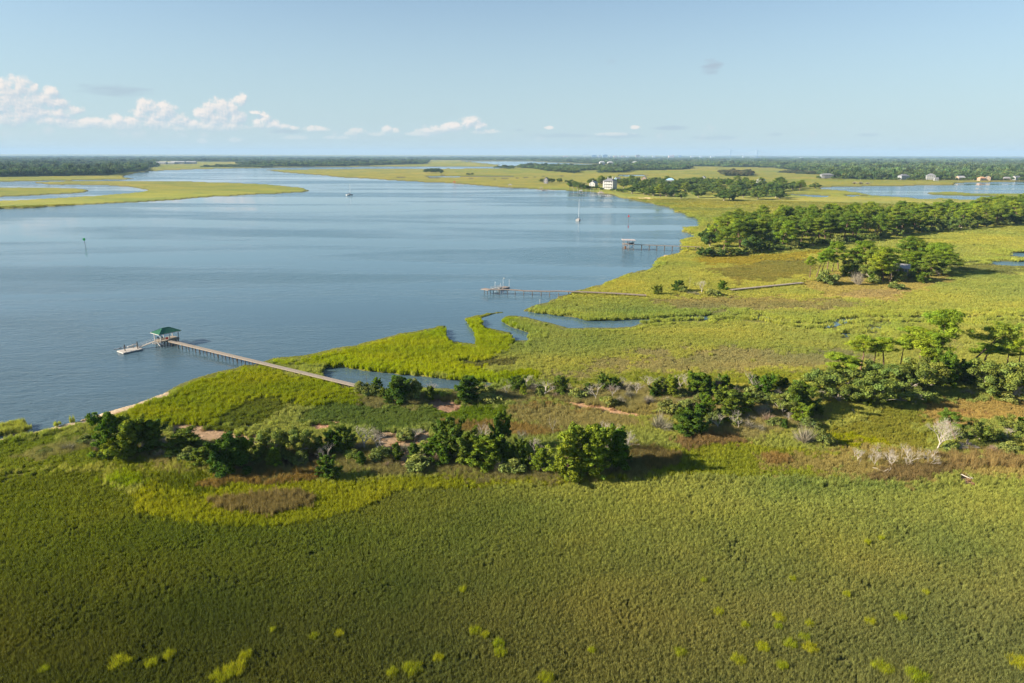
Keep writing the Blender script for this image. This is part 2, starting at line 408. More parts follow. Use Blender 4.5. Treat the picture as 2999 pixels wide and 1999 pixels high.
# ------------------------------------------------------------------ where water and land lie
RIVER = [(-900, 1460), (-300, 1345), (0, 1286), (106, 1262), (238, 1232), (297, 1209), (370, 1190), (450, 1165), (480, 1150), (527, 1126), (586, 1105), (680, 1078), (720, 1068), (745, 1066), (775, 1060), (797, 1052), (830, 1046),
 (893, 1040), (940, 1030), (1000, 1015), (1038, 1011), (1170, 977), (1255, 962), (1304, 950), (1314, 977), (1336, 992), (1393, 999), (1382, 973), (1357, 935), (1395, 922), (1450, 913), (1487, 914),
 (1455, 922), (1416, 933), (1412, 943), (1427, 957), (1465, 966), (1495, 972), (1504, 981), (1501, 991), (1535, 991), (1550, 977), (1520, 968), (1482, 953), (1463, 939), (1465, 930), (1489, 923), (1544, 924), (1595, 938),
 (1629, 943), (1663, 954), (1720, 954), (1765, 952), (1807, 952), (1850, 950), (1871, 943), (1875, 937), (1850, 939), (1786, 943), (1714, 943), (1680, 933), (1565, 919), (1531, 915), (1531, 907), (1552, 896), (1603, 884),
 (1637, 869), (1680, 854), (1722, 841), (1765, 831), (1807, 811), (1850, 799), (1897, 788), (1918, 777), (1920, 763), (1944, 749), (1990, 737), (1998, 725), (1997, 713), (1993, 702), (2020, 694), (2038, 691), (2036, 686),
 (1992, 679), (1992, 675), (2024, 672), (1997, 667), (1997, 664), (2024, 661), (2044, 660), (2046, 652), (2039, 638), (2021, 636), (2009, 628), (2000, 622), (1980, 620), (1988, 614), (1976, 608), (1939, 602), (1915, 597),
 (1888, 592), (1859, 587), (1837, 582), (1813, 579), (1796, 572), (1776, 568), (1756, 564), (1663, 557), (1595, 554), (1501, 549), (1425, 544), (1370, 539), (1314, 535), (1246, 533), (1149, 527), (1000, 518), (914, 511),
 (807, 501), (782, 497), (1000, 494.5), (1200, 493.5), (1455, 493), (1500, 489), (1510, 483), (1459, 482), (1455, 487), (1255, 487), (1000, 488), (786, 490), (680, 492), (595, 494), (510, 497), (429, 501), (361, 513), (350, 519),
 (400, 523), (360, 525), (120, 529), (0, 531), (-900, 545)]
ISLET_TIP = [(-200, 1262), (0, 1254), (42, 1243), (85, 1250), (92, 1262), (42, 1273), (0, 1279), (-200, 1300)]
MARSH_ISLE = [(89, 534), (212, 530), (382, 530), (531, 531), (680, 535), (807, 542), (884, 550), (905, 557), (888, 562), (807, 566), (637, 574), (510, 584), (382, 592), (255, 598), (127, 606), (0, 611), (-900, 650), (-900, 622),
 (0, 589), (127, 583), (255, 575), (361, 568), (416, 562), (438, 556), (425, 551), (382, 547), (297, 541), (170, 540)]
INNER_ISLE = [(-900, 552), (0, 549), (127, 549), (234, 552), (263, 558), (238, 564), (85, 572), (0, 576), (-900, 605)]
FAR_BAY = [(1348, 470.5), (1552, 472), (1700, 479), (1824, 485), (1800, 487), (1600, 487), (1520, 486), (1460, 482)]
LAGOON = [(2399, 549), (2450, 546), (2628, 544), (2700, 542), (2790, 542), (2798, 535), (2900, 533), (2999, 531), (3700, 527), (3700, 575), (2999, 570), (2930, 571), (2849, 569), (2800, 566), (2700, 564), (2740, 570), (2849, 573),
 (2926, 575), (2910, 584), (2830, 585), (2760, 580), (2722, 583), (2690, 582), (2637, 577), (2552, 572), (2480, 559), (2408, 553)]
BACKWATER = [(932, 1080), (1000, 1077), (1085, 1088), (1212, 1099), (1314, 1110), (1408, 1118), (1484, 1128), (1400, 1134), (1320, 1143), (1230, 1135), (1140, 1142), (1075, 1136), (1000, 1126), (945, 1104)]
ARM = [(1500, 912), (1531, 911), (1570, 916), (1685, 930), (1716, 939), (1790, 939), (1850, 935), (1905, 934), (1910, 942), (1871, 948), (1850, 956), (1807, 959), (1720, 960), (1663, 960), (1622, 948), (1590, 941), (1544, 928), (1480, 921)]
LOOP = [(1455, 917), (1500, 915), (1489, 923), (1472, 931), (1468, 940), (1488, 954), (1524, 967), (1556, 978), (1544, 997), (1498, 997), (1503, 982), (1494, 973), (1464, 967), (1424, 959), (1408, 945), (1412, 931)]
NOTCH = [(1302, 945), (1305, 980), (1328, 1001), (1402, 1007), (1389, 972), (1359, 931), (1338, 927)]
PONDS = [[(2906, 742), (2960, 738), (3050, 741), (3100, 752), (2960, 750)], [(2775, 763), (2850, 765), (2999, 766), (3100, 768), (3100, 779), (2950, 777), (2850, 770)],
 [(2405, 953), (2420, 946), (2460, 943), (2452, 953), (2418, 961)], [(2459, 986), (2465, 976), (2495, 972), (2492, 984), (2470, 990)], [(2512, 962), (2540, 957), (2600, 960), (2570, 970), (2530, 969)],
 [(695, 1253), (720, 1248), (750, 1253), (728, 1258)], [(1530, 516), (1240, 516), (1262, 519), (1200, 518)][:3], [(2270, 566), (2440, 573), (2420, 578), (2390, 577)], [(1800, 513), (1870, 511), (1900, 514), (1830, 516)], [(2470, 570), (2550, 574), (2500, 576)]]
MUDFLAT_BARS = [[(2700, 564), (2790, 561), (2850, 566), (2999, 568), (3500, 571), (3500, 578), (2999, 574), (2850, 570)]]
CREEKS = [([(1850, 942), (1905, 938), (2000, 933), (2119, 927), (2238, 931), (2297, 946), (2350, 952), (2408, 953), (2440, 953), (2459, 941), (2544, 932), (2700, 934), (2999, 931), (3300, 930)], 1.7),
          ([(1150, 519), (1314, 522), (1450, 524.5), (1520, 521), (1595, 517), (1660, 515.5)], 4.0), ([(1000, 511), (1290, 513), (1400, 512)], 3.0),
          ([(1640, 537), (1690, 538.5), (1730, 538)], 3.0), ([(2010, 604), (2160, 607), (2260, 603)], 2.0)]

def seg_dist(x, y, pts):
    d = np.full(x.shape, 1e9)
    for (x0, y0), (x1, y1) in zip(pts[:-1], pts[1:]):
        dx, dy = x1 - x0, y1 - y0; l2 = dx * dx + dy * dy + 1e-9
        t = np.clip(((x - x0) * dx + (y - y0) * dy) / l2, 0, 1)
        d = np.minimum(d, np.hypot(x - x0 - t * dx, y - y0 - t * dy))
    return d
CREEKS_W = [([tuple(P(*p)[:2]) for p in pts], w) for pts, w in CREEKS]

def land_mask(x, y):
    """True where there is land; x, y world arrays"""
    D = np.hypot(x, y)
    A = np.clip(D * 0.0035 * smooth(0, 700, D) + 0.45, 0.45, 9.0); S = np.maximum(A * 4.0, 3.5)
    # frayed shore lines
    wx = x + A * 2 * (fbm(x / S, y / S, 11, 3) - 0.5) * 2; wy = y + A * 2 * (fbm(x / S, y / S, 23, 3) - 0.5) * 2.4
    px, py = proj(wx, wy)
    wat = pip(px, py, RIVER) | pip(px, py, FAR_BAY) | pip(px, py, LAGOON) | pip(px, py, BACKWATER)
    for p in PONDS: wat |= pip(px, py, p)
    pu, pv = proj(x + (wx - x) * .35, y + (wy - y) * .35)
    wat |= pip(pu, pv, ARM) | pip(pu, pv, LOOP) | pip(pu, pv, NOTCH)
    wat &= ~(pip(px, py, ISLET_TIP) | (pip(px, py, MARSH_ISLE)) | pip(px, py, INNER_ISLE))
    for b in MUDFLAT_BARS: wat &= ~pip(px, py, b)
    near = D < 3200
    if near.any():
        xi, yi = wx[near], wy[near]; wm = np.zeros(xi.shape, bool)
        for pts, w in CREEKS_W:
            lo = min(p[1] for p in pts) - 20; hi = max(p[1] for p in pts) + 20
            s = (yi > lo) & (yi < hi)
            if s.any():
                dd = seg_dist(xi[s], yi[s], pts); k = np.zeros(xi.shape, bool); k[s] = dd < w * (0.85 + 0.5 * vnoise(xi[s] / 14, yi[s] / 14, 5)); wm |= k
        wat[near] |= wm
    return ~wat

# ------------------------------------------------------------------ what grows where (plant and soil colours; near marsh also has vignette and gap shade painted in)
def C(r, g, b): return np.array(s2l(r, g, b)) * ALB
BASE_NEAR = C(172, 176, 88); BASE_FAR = C(138, 136, 56)
# polygon, colour (or left/right pair), grass height, kind (0 cordgrass, 1 short dark marsh, 2 dry sedge, 3 leafy sea-oxeye, 4 bare), edge softness in metres
ZONES = [
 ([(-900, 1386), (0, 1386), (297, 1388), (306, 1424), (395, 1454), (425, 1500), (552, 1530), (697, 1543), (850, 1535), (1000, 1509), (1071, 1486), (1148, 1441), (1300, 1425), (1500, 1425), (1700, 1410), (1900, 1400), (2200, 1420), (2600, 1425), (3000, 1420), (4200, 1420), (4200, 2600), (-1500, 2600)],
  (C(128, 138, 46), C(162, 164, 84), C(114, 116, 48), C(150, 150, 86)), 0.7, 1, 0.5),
 ([(395, 1454), (425, 1500), (552, 1530), (697, 1543), (850, 1535), (1000, 1509), (1071, 1486), (1148, 1441), (1300, 1427), (1700, 1412), (1900, 1398), (2150, 1395), (2450, 1405), (2450, 1330), (2100, 1295), (1930, 1320), (1820, 1395), (1400, 1392), (1200, 1400), (1000, 1415), (800, 1395), (560, 1392), (450, 1405)], (C(164, 168, 32), C(166, 168, 58)), 1.0, 0, 0.5),
 ([(310, 1412), (360, 1388), (430, 1396), (440, 1420), (380, 1432), (320, 1428)], C(146, 164, 30), 1.2, 0, 1.0),
 ([(440, 1400), (560, 1392), (700, 1410), (620, 1430), (560, 1450), (450, 1440)], C(118, 128, 35), 0.9, 0, 2.0),
 ([(-700, 1300), (0, 1305), (100, 1290), (290, 1262), (300, 1340), (480, 1370), (600, 1390), (500, 1400), (300, 1388), (0, 1386), (-700, 1390)], C(136, 148, 52), 0.9, 0, 1.5),
 ([(505, 1156), (586, 1105), (745, 1066), (900, 1110), (1060, 1150), (1100, 1190), (1000, 1200), (860, 1180), (700, 1240), (400, 1262), (300, 1250), (400, 1190)], C(162, 168, 34), 1.4, 0, 1.0),
 ([(620, 1230), (700, 1180), (880, 1170), (860, 1200), (720, 1250), (640, 1250)], C(124, 132, 50), 0.9, 0, 1.5),
 ([(920, 1185), (1250, 1190), (1560, 1195), (1540, 1232), (1250, 1252), (950, 1258), (850, 1240)], C(130, 143, 66), 0.8, 0, 1.5),
 ([(1250, 1190), (1500, 1185), (1560, 1230), (1400, 1240), (1280, 1220)], C(136, 152, 40), 0.9, 0, 1.5),
 ([(1540, 1182), (1800, 1200), (1890, 1240), (1860, 1268), (1600, 1262), (1480, 1215)], C(146, 126, 74), 1.1, 2, 1.5),
 ([(1290, 1232), (1470, 1236), (1640, 1258), (1620, 1285), (1480, 1278), (1330, 1262)], C(144, 122, 70), 1.1, 2, 1.0),
 ([(797, 1052), (1000, 1015), (1304, 950), (1340, 930), (1490, 905), (1520, 960), (1490, 1010), (1420, 1090), (1480, 1127), (1300, 1108), (1085, 1085), (935, 1078)], C(170, 178, 34), 1.5, 0, 1.5),
 ([(1450, 1090), (1560, 1080), (1575, 1110), (1480, 1130)], C(160, 172, 20), 1.3, 0, 0.8),
 ([(1340, 1055), (1520, 1052), (1530, 1062), (1400, 1076)], C(126, 128, 74), 0.7, 1, 1.0),
 ([(1500, 1128), (1600, 1080), (1850, 1042), (2200, 1015), (2450, 1020), (2560, 1050), (2460, 1085), (2250, 1085), (2000, 1092), (1700, 1100)], C(164, 160, 108), 0.75, 1, 4.0),
 ([(1540, 1120), (1900, 1098), (2300, 1092), (2450, 1100), (2400, 1125), (1900, 1130), (1560, 1145)], C(148, 158, 62), 1.0, 0, 1.5),
 ([(1880, 882), (2150, 868), (2450, 878), (2560, 895), (2300, 908), (2000, 908)], C(164, 156, 100), 0.8, 1, 3.0),
 ([(2080, 790), (2200, 765), (2350, 755), (2440, 790), (2330, 822), (2150, 832)], C(144, 142, 76), 0.8, 1, 4.0),
 ([(2050, 752), (2250, 745), (2450, 730), (2420, 745), (2200, 770), (2060, 780)], C(166, 156, 66), 0.9, 0, 3.0),
 ([(2340, 835), (2440, 800), (2700, 780), (2810, 818), (2700, 852), (2600, 880), (2430, 872)], C(160, 148, 84), 0.5, 2, 2.5),
 ([(2440, 858), (2520, 846), (2640, 846), (2680, 858), (2600, 872), (2480, 870)], C(156, 140, 92), 0.5, 2, 2.0),
 ([(2750, 780), (2950, 770), (3300, 772), (3300, 800), (3000, 800), (2800, 800)], C(140, 142, 80), 0.8, 1, 4.0),
 ([(2630, 1232), (2720, 1168), (2800, 1170), (2999, 1172), (3400, 1175), (3400, 1262), (2900, 1242), (2790, 1252), (2700, 1246)], C(168, 146, 84), 0.6, 2, 1.5),
 ([(2700, 1235), (2790, 1200), (2860, 1210), (2800, 1240)], C(152, 124, 76), 0.5, 2, 1.5),
 ([(2470, 1240), (2650, 1200), (2760, 1260), (2720, 1320), (2450, 1310), (2400, 1290)], C(156, 154, 64), 0.8, 0, 2.0),
 ([(2440, 1290), (2560, 1282), (2600, 1310), (2480, 1325)], C(168, 170, 30), 0.9, 0, 1.0),
 ([(2230, 1345), (2400, 1340), (2700, 1312), (3100, 1335), (3300, 1400), (2700, 1402), (2500, 1402), (2250, 1392)], C(156, 142, 84), 0.9, 2, 2.0),
 ([(2242, 1342), (2290, 1334), (2335, 1345), (2330, 1362), (2280, 1366), (2245, 1358)], C(150, 124, 72), 1.5, 2, 0.6),
 ([(604, 1465), (690, 1455), (800, 1440), (880, 1437), (922, 1462), (905, 1488), (800, 1508), (700, 1505), (622, 1485)], C(134, 120, 76), 1.6, 2, 0.5),
 ([(590, 1412), (640, 1400), (780, 1388), (900, 1368), (945, 1380), (930, 1402), (800, 1415), (700, 1412), (602, 1424)], C(138, 116, 66), 1.4, 2, 0.6),
 ([(30, 1335), (170, 1300), (270, 1275), (295, 1312), (220, 1337), (120, 1350)], C(142, 138, 84), 1.2, 3, 1.0),
 ([(1960, 1285), (2040, 1272), (2130, 1272), (2205, 1300), (2130, 1312), (1980, 1310)], C(138, 116, 76), 1.3, 2, 0.8),
 ([(2740, 1330), (2999, 1328), (3200, 1335), (3200, 1362), (2760, 1368)], C(142, 124, 80), 1.5, 2, 0.8),
 ([(2560, 1372), (2640, 1362), (2780, 1350), (2800, 1385), (2660, 1405), (2540, 1398)], C(134, 116, 76), 1.3, 2, 0.8),
 ([(1040, 1352), (1280, 1355), (1300, 1385), (1100, 1398), (1040, 1382)], C(134, 128, 80), 1.0, 3, 0.8),
 ([(1850, 1320), (1920, 1318), (1990, 1335), (1980, 1370), (1880, 1372), (1838, 1350)], C(134, 118, 72), 1.3, 2, 0.8),
 ([(1480, 1165), (1800, 1160), (2000, 1170), (2300, 1175), (2420, 1220), (2350, 1260), (2100, 1262), (1900, 1215), (1700, 1185)], C(142, 132, 78), 0.8, 2, 2.0),
 ([(230, 1296), (420, 1300), (600, 1312), (1000, 1312), (1080, 1300), (1260, 1330), (1500, 1350), (1900, 1330), (1890, 1388), (1500, 1400), (1250, 1385), (1000, 1382), (700, 1388), (480, 1362), (300, 1350)], C(140, 132, 84), 1.1, 3, 1.6),
 ([(1030, 1160), (1250, 1150), (1500, 1140), (1900, 1140), (2300, 1148), (2420, 1200), (2400, 1262), (2200, 1272), (2050, 1282), (1980, 1240), (1900, 1190), (1700, 1176), (1500, 1168), (1300, 1182), (1060, 1184)], C(146, 138, 88), 1.1, 3, 1.6),
 ([(1500, 1190), (1800, 1200), (1900, 1240), (1860, 1268), (1600, 1262), (1480, 1215)], C(148, 138, 86), 1.0, 2, 1.5),
 ([(490, 1245), (540, 1238), (600, 1240), (690, 1265), (765, 1280), (770, 1300), (600, 1305), (500, 1275)], C(172, 142, 110), 0.3, 4, 0.8),
 ([(380, 1320), (560, 1330), (640, 1350), (560, 1362), (440, 1345)], C(120, 98, 76), 0.3, 4, 1.0),
 ([(760, 1330), (960, 1335), (980, 1360), (800, 1370)], C(110, 92, 66), 0.3, 4, 1.0),
 ([(1255, 1175), (1330, 1172), (1345, 1200), (1300, 1210), (1262, 1195)], C(170, 132, 104), 0.3, 4, 0.5),
 ([(1080, 1258), (1250, 1268), (1285, 1298), (1215, 1345), (1180, 1372), (1085, 1335)], C(176, 146, 112), 0.3, 4, 1.0),
 ([(900, 1238), (985, 1240), (960, 1262), (915, 1265)], C(186, 142, 110), 0.3, 4, 0.6),
 ([(1590, 1172), (1700, 1178), (1890, 1214), (1875, 1226), (1700, 1192)], C(190, 150, 112), 0.3, 4, 0.7),
 ([(2820, 1390), (2850, 1400), (2868, 1418), (2835, 1424), (2815, 1400)], C(176, 142, 108), 0.3, 4, 0.3),
 ([(-700, 1430), (0, 1294), (106, 1272), (238, 1242), (340, 1216), (412, 1187), (450, 1172), (505, 1158), (480, 1147), (450, 1160), (370, 1182), (297, 1200), (238, 1225), (106, 1256), (0, 1280), (-700, 1400)], C(208, 182, 148), 0.2, 4, 0.25),
 ([(1930, 747), (1960, 742), (1955, 750), (1935, 753)], C(205, 180, 130), 0.3, 4, 0.5),
 ([(1855, 582), (1910, 579), (1900, 584)], C(215, 195, 140), 0.3, 4, 1.0), ([(1890, 588), (1905, 586), (1910, 591)], C(215, 195, 140), 0.3, 4, 1.0),
]
TUFTS = [(372, 394), (410, 401)]
def zone_at(x, y, rng_seed=3):
    """colour, height, kind of the ground cover at world points"""
    D = np.hypot(x, y); n = len(x)
    k = smooth(420, 1500, D)[:, None]
    col = BASE_NEAR * (1 - k) + BASE_FAR * k
    hgt = np.full(n, 1.05); kind = np.zeros(n, int)
    S = 9.0
    nx = (fbm(x / S, y / S, 31, 3) - 0.5) * 2; ny = (fbm(x / S, y / S, 47, 3) - 0.5) * 2
    a_ = fbm(x / 30.0, y / 20.0, 77, 3) - 0.5
    r = np.random.default_rng(rng_seed); jx = r.normal(0, 0.5, n); jy = r.normal(0, 0.5, n)
    for zi, (poly, cc, h, kd, soft) in enumerate(ZONES):
        px, py = proj(x + (nx * 2.2 + jx) * soft * 1.1, y + (ny * 2.2 + jy) * soft * 1.5)
        m = pip(px, py, poly)
        if not m.any(): continue
        if isinstance(cc, tuple) and len(cc) == 2:
            t = np.clip(px[m] / 2600.0, 0, 1)[:, None]; col[m] = cc[0] * (1 - t) + cc[1] * t
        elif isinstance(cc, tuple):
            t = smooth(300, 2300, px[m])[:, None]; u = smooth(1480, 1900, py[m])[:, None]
            new = (cc[0] * (1 - t) + cc[1] * t) * (1 - u) + (cc[2] * (1 - t) + cc[3] * t) * u  # darker towards the viewer: vignette and shade between blades put into the colour
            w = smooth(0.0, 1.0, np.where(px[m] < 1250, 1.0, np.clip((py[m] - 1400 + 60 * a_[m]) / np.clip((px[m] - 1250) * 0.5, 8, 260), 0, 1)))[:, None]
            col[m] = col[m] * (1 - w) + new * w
        else: col[m] = cc
        hgt[m] = h; kind[m] = kd
    # stands of the same plant are never even: broad and fine variation of hue
    a = fbm(x / 60.0, y / 38.0, 71, 4) - 0.5; b = fbm(x / 14.0, y / 9.0, 83, 3) - 0.5; far = fbm(x / 420.0, y / 160.0, 91, 4) - 0.5
    v = 1 + 0.42 * a + 0.24 * b
    col = col * v[:, None]
    hm = np.where(kind >= 2, 0.25, 0.8)[:, None]
    col = col * (1 + np.stack([0.45 * a + 0.25 * b, 0.0 * a, -0.6 * a], 1) * hm)
    col[(kind == 2) | (kind == 3)] *= 1.3
    kf = smooth(500, 1200, D) * far
    col = col * (1 + np.stack([0.5 * kf, 0.1 * kf, 0.7 * kf], 1))
    return np.clip(col, 0.004, 0.9), hgt, kind

# ------------------------------------------------------------------ ground: one sheet from the near marsh to the horizon
def ground_z(x, y):
    """height of dry ground (without water), smooth"""
    D = np.hypot(x, y)
    z = 0.34 + 0.12 * (fbm(x / 22, y / 22, 7, 2) - 0.5)
    return z + smooth(520, 900, D) * 0.85
ys = [40.0]
while ys[-1] < 60000: ys.append(ys[-1] + max(0.34, 0.55 * ys[-1] ** 2 / (60 * 683.0)))
ys = np.array(ys); NC = 1250
tx = np.tan(np.linspace(-1, 1, NC) * math.atan(1.12))
GX = ys[:, None] * tx[None, :]; GY = np.repeat(ys[:, None], NC, 1)
gx = GX.ravel(); gy = GY.ravel()
LM = land_mask(gx, gy).astype(float).reshape(GX.shape)
def blur(a):
    b = np.pad(a, 1, mode='edge')
    return (b[1:-1, 1:-1] * 2 + b[:-2, 1:-1] + b[2:, 1:-1] + b[1:-1, :-2] + b[1:-1, 2:]) / 6.0
LS = blur(LM)
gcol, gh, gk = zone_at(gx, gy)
FOREST = []   # filled below: polygons of far woods, their floor is dark
FOREST_POLYS = {
 'left': [(-1500, 521), (0, 519), (170, 516), (331, 514), (370, 505), (429, 501), (425, 491), (463, 487), (455, 480), (463, 470), (380, 468), (-1500, 468)],
 'grove': [(782, 488), (1000, 487), (1200, 481), (1245, 480), (1257, 470), (1100, 466), (840, 466), (800, 478), (690, 480)],
 'grove_low': [(590, 489), (640, 485), (700, 483), (790, 480), (800, 489), (700, 489)],
 'band': [(463, 470.5), (580, 473), (840, 475), (850, 463.5), (1348, 469), (1552, 470.5), (1700, 477), (1824, 483), (1860, 486), (2000, 486), (2263, 491), (2382, 505), (2420, 522), (2520, 526), (2628, 527), (2999, 528), (4600, 524), (4600, 460), (2000, 457.2), (-1500, 457.2), (-1500, 468), (380, 468)],
 'long_island': [(1510, 491), (1560, 494), (1600, 501), (1690, 508), (1697, 500), (1750, 498), (1760, 506), (1830, 506), (1850, 499), (2000, 497), (2030, 492), (1990, 484), (1900, 486), (1700, 489), (1560, 487)],
 'islet_grove': [(1447, 493), (1500, 494), (1502, 490), (1475, 486), (1452, 489)],
 'right_grove': [(2108, 508), (2120, 516), (2200, 517), (2204, 510), (2170, 503), (2120, 503)],
 'right_scrub': [(2276, 505), (2382, 511), (2420, 512), (2390, 503), (2300, 500)],
}
def in_forest(x, y):
    D = np.hypot(x, y)
    px, py = proj(x + np.clip(D * .012, 0, 60) * (vnoise(x / 90, y / 140, 3) - .5), y + np.clip(D * 0.02, 0, 120) * (vnoise(x / 120, y / 160, 4) - .5))
    m = np.zeros(x.shape, bool)
    for p in FOREST_POLYS.values(): m |= pip(px, py, p)
    return m
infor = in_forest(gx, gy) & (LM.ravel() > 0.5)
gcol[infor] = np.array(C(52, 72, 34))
D = np.hypot(gx, gy)
zl = ground_z(gx, gy)
mound = np.zeros_like(zl)                                  # low dry rises the trees stand on
for px, py, rx, ry, hh in ((600, 1330, 26, 7, .8), (1500, 1330, 34, 10, .8), (2250, 1200, 45, 14, .8), (2760, 1130, 40, 16, 1.0), (2560, 810, 60, 26, 1.0), (2500, 700, 150, 60, 1.2), (1300, 1170, 30, 6, .6)):
    p = P(px, py); mound += hh * np.exp(-(((gx - p.x) / rx) ** 2 + ((gy - p.y) / ry) ** 2))
zl = zl + mound
sand = (gk == 4)
zl[sand] -= 0.12
gz = (LS.ravel() * (zl + 0.75) - 0.75)
# between the blades near by one sees mud and litter; far off only the canopy of the grass
mudc = np.array(C(74, 66, 40))
kk = (smooth(430, 820, D) * 0.9 + 0.1)[:, None]; kk[sand] = 1.0; kk[infor] = 1.0
edge = (1 - np.clip((LS.ravel() - 0.5) * 2, 0, 1))[:, None]
gcol = gcol * kk + (mudc * 0.6 + gcol * 0.25) * (1 - kk)
gcol = gcol * (1 - edge) + np.array(C(92, 84, 52)) * edge
nr = len(ys)
ii = np.arange(nr * NC).reshape(nr, NC)
faces = np.stack([ii[:-1, :-1], ii[:-1, 1:], ii[1:, 1:], ii[1:, :-1]], -1).reshape(-1, 4)
mg, nt, N, L = new_mat('marsh_ground')
out = N.new('ShaderNodeOutputMaterial'); b = N.new('ShaderNodeBsdfPrincipled'); b.inputs['Roughness'].default_value = 0.95; b.inputs['Specular IOR Level'].default_value = 0.1
at = N.new('ShaderNodeAttribute'); at.attribute_name = 'col'
tc = N.new('ShaderNodeTexCoord'); no = N.new('ShaderNodeTexNoise'); no.inputs['Scale'].default_value = 0.9; no.inputs['Detail'].default_value = 6; no.inputs['Roughness'].default_value = 0.7
L.new(tc.outputs['Object'], no.inputs['Vector'])
f = math_node(nt, 'MULTIPLY_ADD', no.outputs[0], 1.3, 0.35)
cc = N.new('ShaderNodeCombineColor')
for i in range(3): L.new(f, cc.inputs[i])
L.new(mixcol(nt, 1.0, at.outputs['Color'], cc.outputs[0], 'MULTIPLY'), b.inputs['Base Color'])
no2 = N.new('ShaderNodeTexNoise'); no2.inputs['Scale'].default_value = 0.35; no2.inputs['Detail'].default_value = 8; no2.inputs['Roughness'].default_value = 0.75; L.new(tc.outputs['Object'], no2.inputs['Vector'])
bp = N.new('ShaderNodeBump'); bp.inputs['Strength'].default_value = 0.7; bp.inputs['Distance'].default_value = 1.4; L.new(no2.outputs[0], bp.inputs['Height']); L.new(bp.outputs[0], b.inputs['Normal'])
L.new(b.outputs[0], out.inputs[0])
gme = np_mesh('ground', np.stack([gx, gy, gz], 1), faces, mg, {'col': ('POINT', 'FLOAT_COLOR', gcol)}, True)
go_ = bpy.data.objects.new('ground', gme); COL.objects.link(go_); tag(go_, 'flat salt marsh ground reaching to the horizon', 'ground', kind='structure')
def gheight(x, y):
    """ground height at single points"""
    xa, ya = np.atleast_1d(np.asarray(x, float)), np.atleast_1d(np.asarray(y, float))
    z = ground_z(xa, ya)
    for px, py, rx, ry, hh in ((600, 1330, 26, 7, .8), (1500, 1330, 34, 10, .8), (2250, 1200, 45, 14, .8), (2760, 1130, 40, 16, 1.0), (2560, 810, 60, 26, 1.0), (2500, 700, 150, 60, 1.2), (1300, 1170, 30, 6, .6)):
        p = P(px, py); z = z + hh * np.exp(-(((xa - p.x) / rx) ** 2 + ((ya - p.y) / ry) ** 2))
    return z

# ------------------------------------------------------------------ water
mw, nt, N, L = new_mat('river_water')
out = N.new('ShaderNodeOutputMaterial'); b = N.new('ShaderNodeBsdfPrincipled')
tc = N.new('ShaderNodeTexCoord')
def wnoise(scale, stretch, detail=3, rough=0.5, rot=0.0):
    mp = N.new('ShaderNodeMapping'); mp.inputs['Scale'].default_value = stretch; mp.inputs['Rotation'].default_value = (0, 0, rot)
    L.new(tc.outputs['Object'], mp.inputs[0])
    n = N.new('ShaderNodeTexNoise'); n.inputs['Scale'].default_value = scale; n.inputs['Detail'].default_value = detail; n.inputs['Roughness'].default_value = rough
    n.inputs['Distortion'].default_value = 0.6; L.new(mp.outputs[0], n.inputs['Vector']); return n.outputs[0]
streak = wnoise(0.0048, (0.34, 1.7, 1), 5, 0.6, math.radians(-16))       # cat's paws of wind
sm = N.new('ShaderNodeMapRange'); sm.interpolation_type = 'SMOOTHSTEP'; sm.inputs[1].default_value = 0.40; sm.inputs[2].default_value = 0.60; L.new(streak, sm.inputs[0])
big = wnoise(0.0016, (0.7, 1.3, 1), 3, 0.5)
wcol = mixcol(nt, big, WATER_A, WATER_B)
sx_ = N.new('ShaderNodeSeparateXYZ'); L.new(tc.outputs['Object'], sx_.inputs[0])
silt = N.new('ShaderNodeMapRange'); silt.interpolation_type = 'SMOOTHSTEP'; silt.inputs[1].default_value = 420; silt.inputs[2].default_value = 110
L.new(math_node(nt, 'ADD', math_node(nt, 'MULTIPLY', sx_.outputs[0], 0.25), math_node(nt, 'ADD', sx_.outputs[1], math_node(nt, 'MULTIPLY_ADD', big, 160, -80))), silt.inputs[0])
wcol = mixcol(nt, silt.outputs[0], wcol, (0.062, 0.102, 0.122))
L.new(wcol, b.inputs['Base Color'])
L.new(math_node(nt, 'MULTIPLY_ADD', sm.outputs[0], 0.16, 0.03), b.inputs['Roughness'])
b.inputs['IOR'].default_value = 1.333
w1 = wnoise(0.55, (0.6, 1.6, 1), 4, 0.6, math.radians(-12)); w2 = wnoise(0.16, (0.6, 1.5, 1), 2, 0.5, math.radians(-20))
hgt_ = math_node(nt, 'ADD', math_node(nt, 'MULTIPLY', w1, 0.30), math_node(nt, 'MULTIPLY', w2, 0.40))
bp = N.new('ShaderNodeBump'); bp.inputs['Distance'].default_value = 1.25
L.new(math_node(nt, 'MULTIPLY_ADD', sm.outputs[0], 0.95, 0.03), bp.inputs['Strength']); L.new(hgt_, bp.inputs['Height']); L.new(bp.outputs[0], b.inputs['Normal'])
L.new(b.outputs[0], out.inputs[0])
wb = MB(); wb.quad((-30000, -200, 0), (30000, -200, 0), (30000, 60000, 0), (-30000, 60000, 0))
tag(wb.build('river_water', mw), 'broad blue tidal river with wind streaks', 'river', kind='structure')

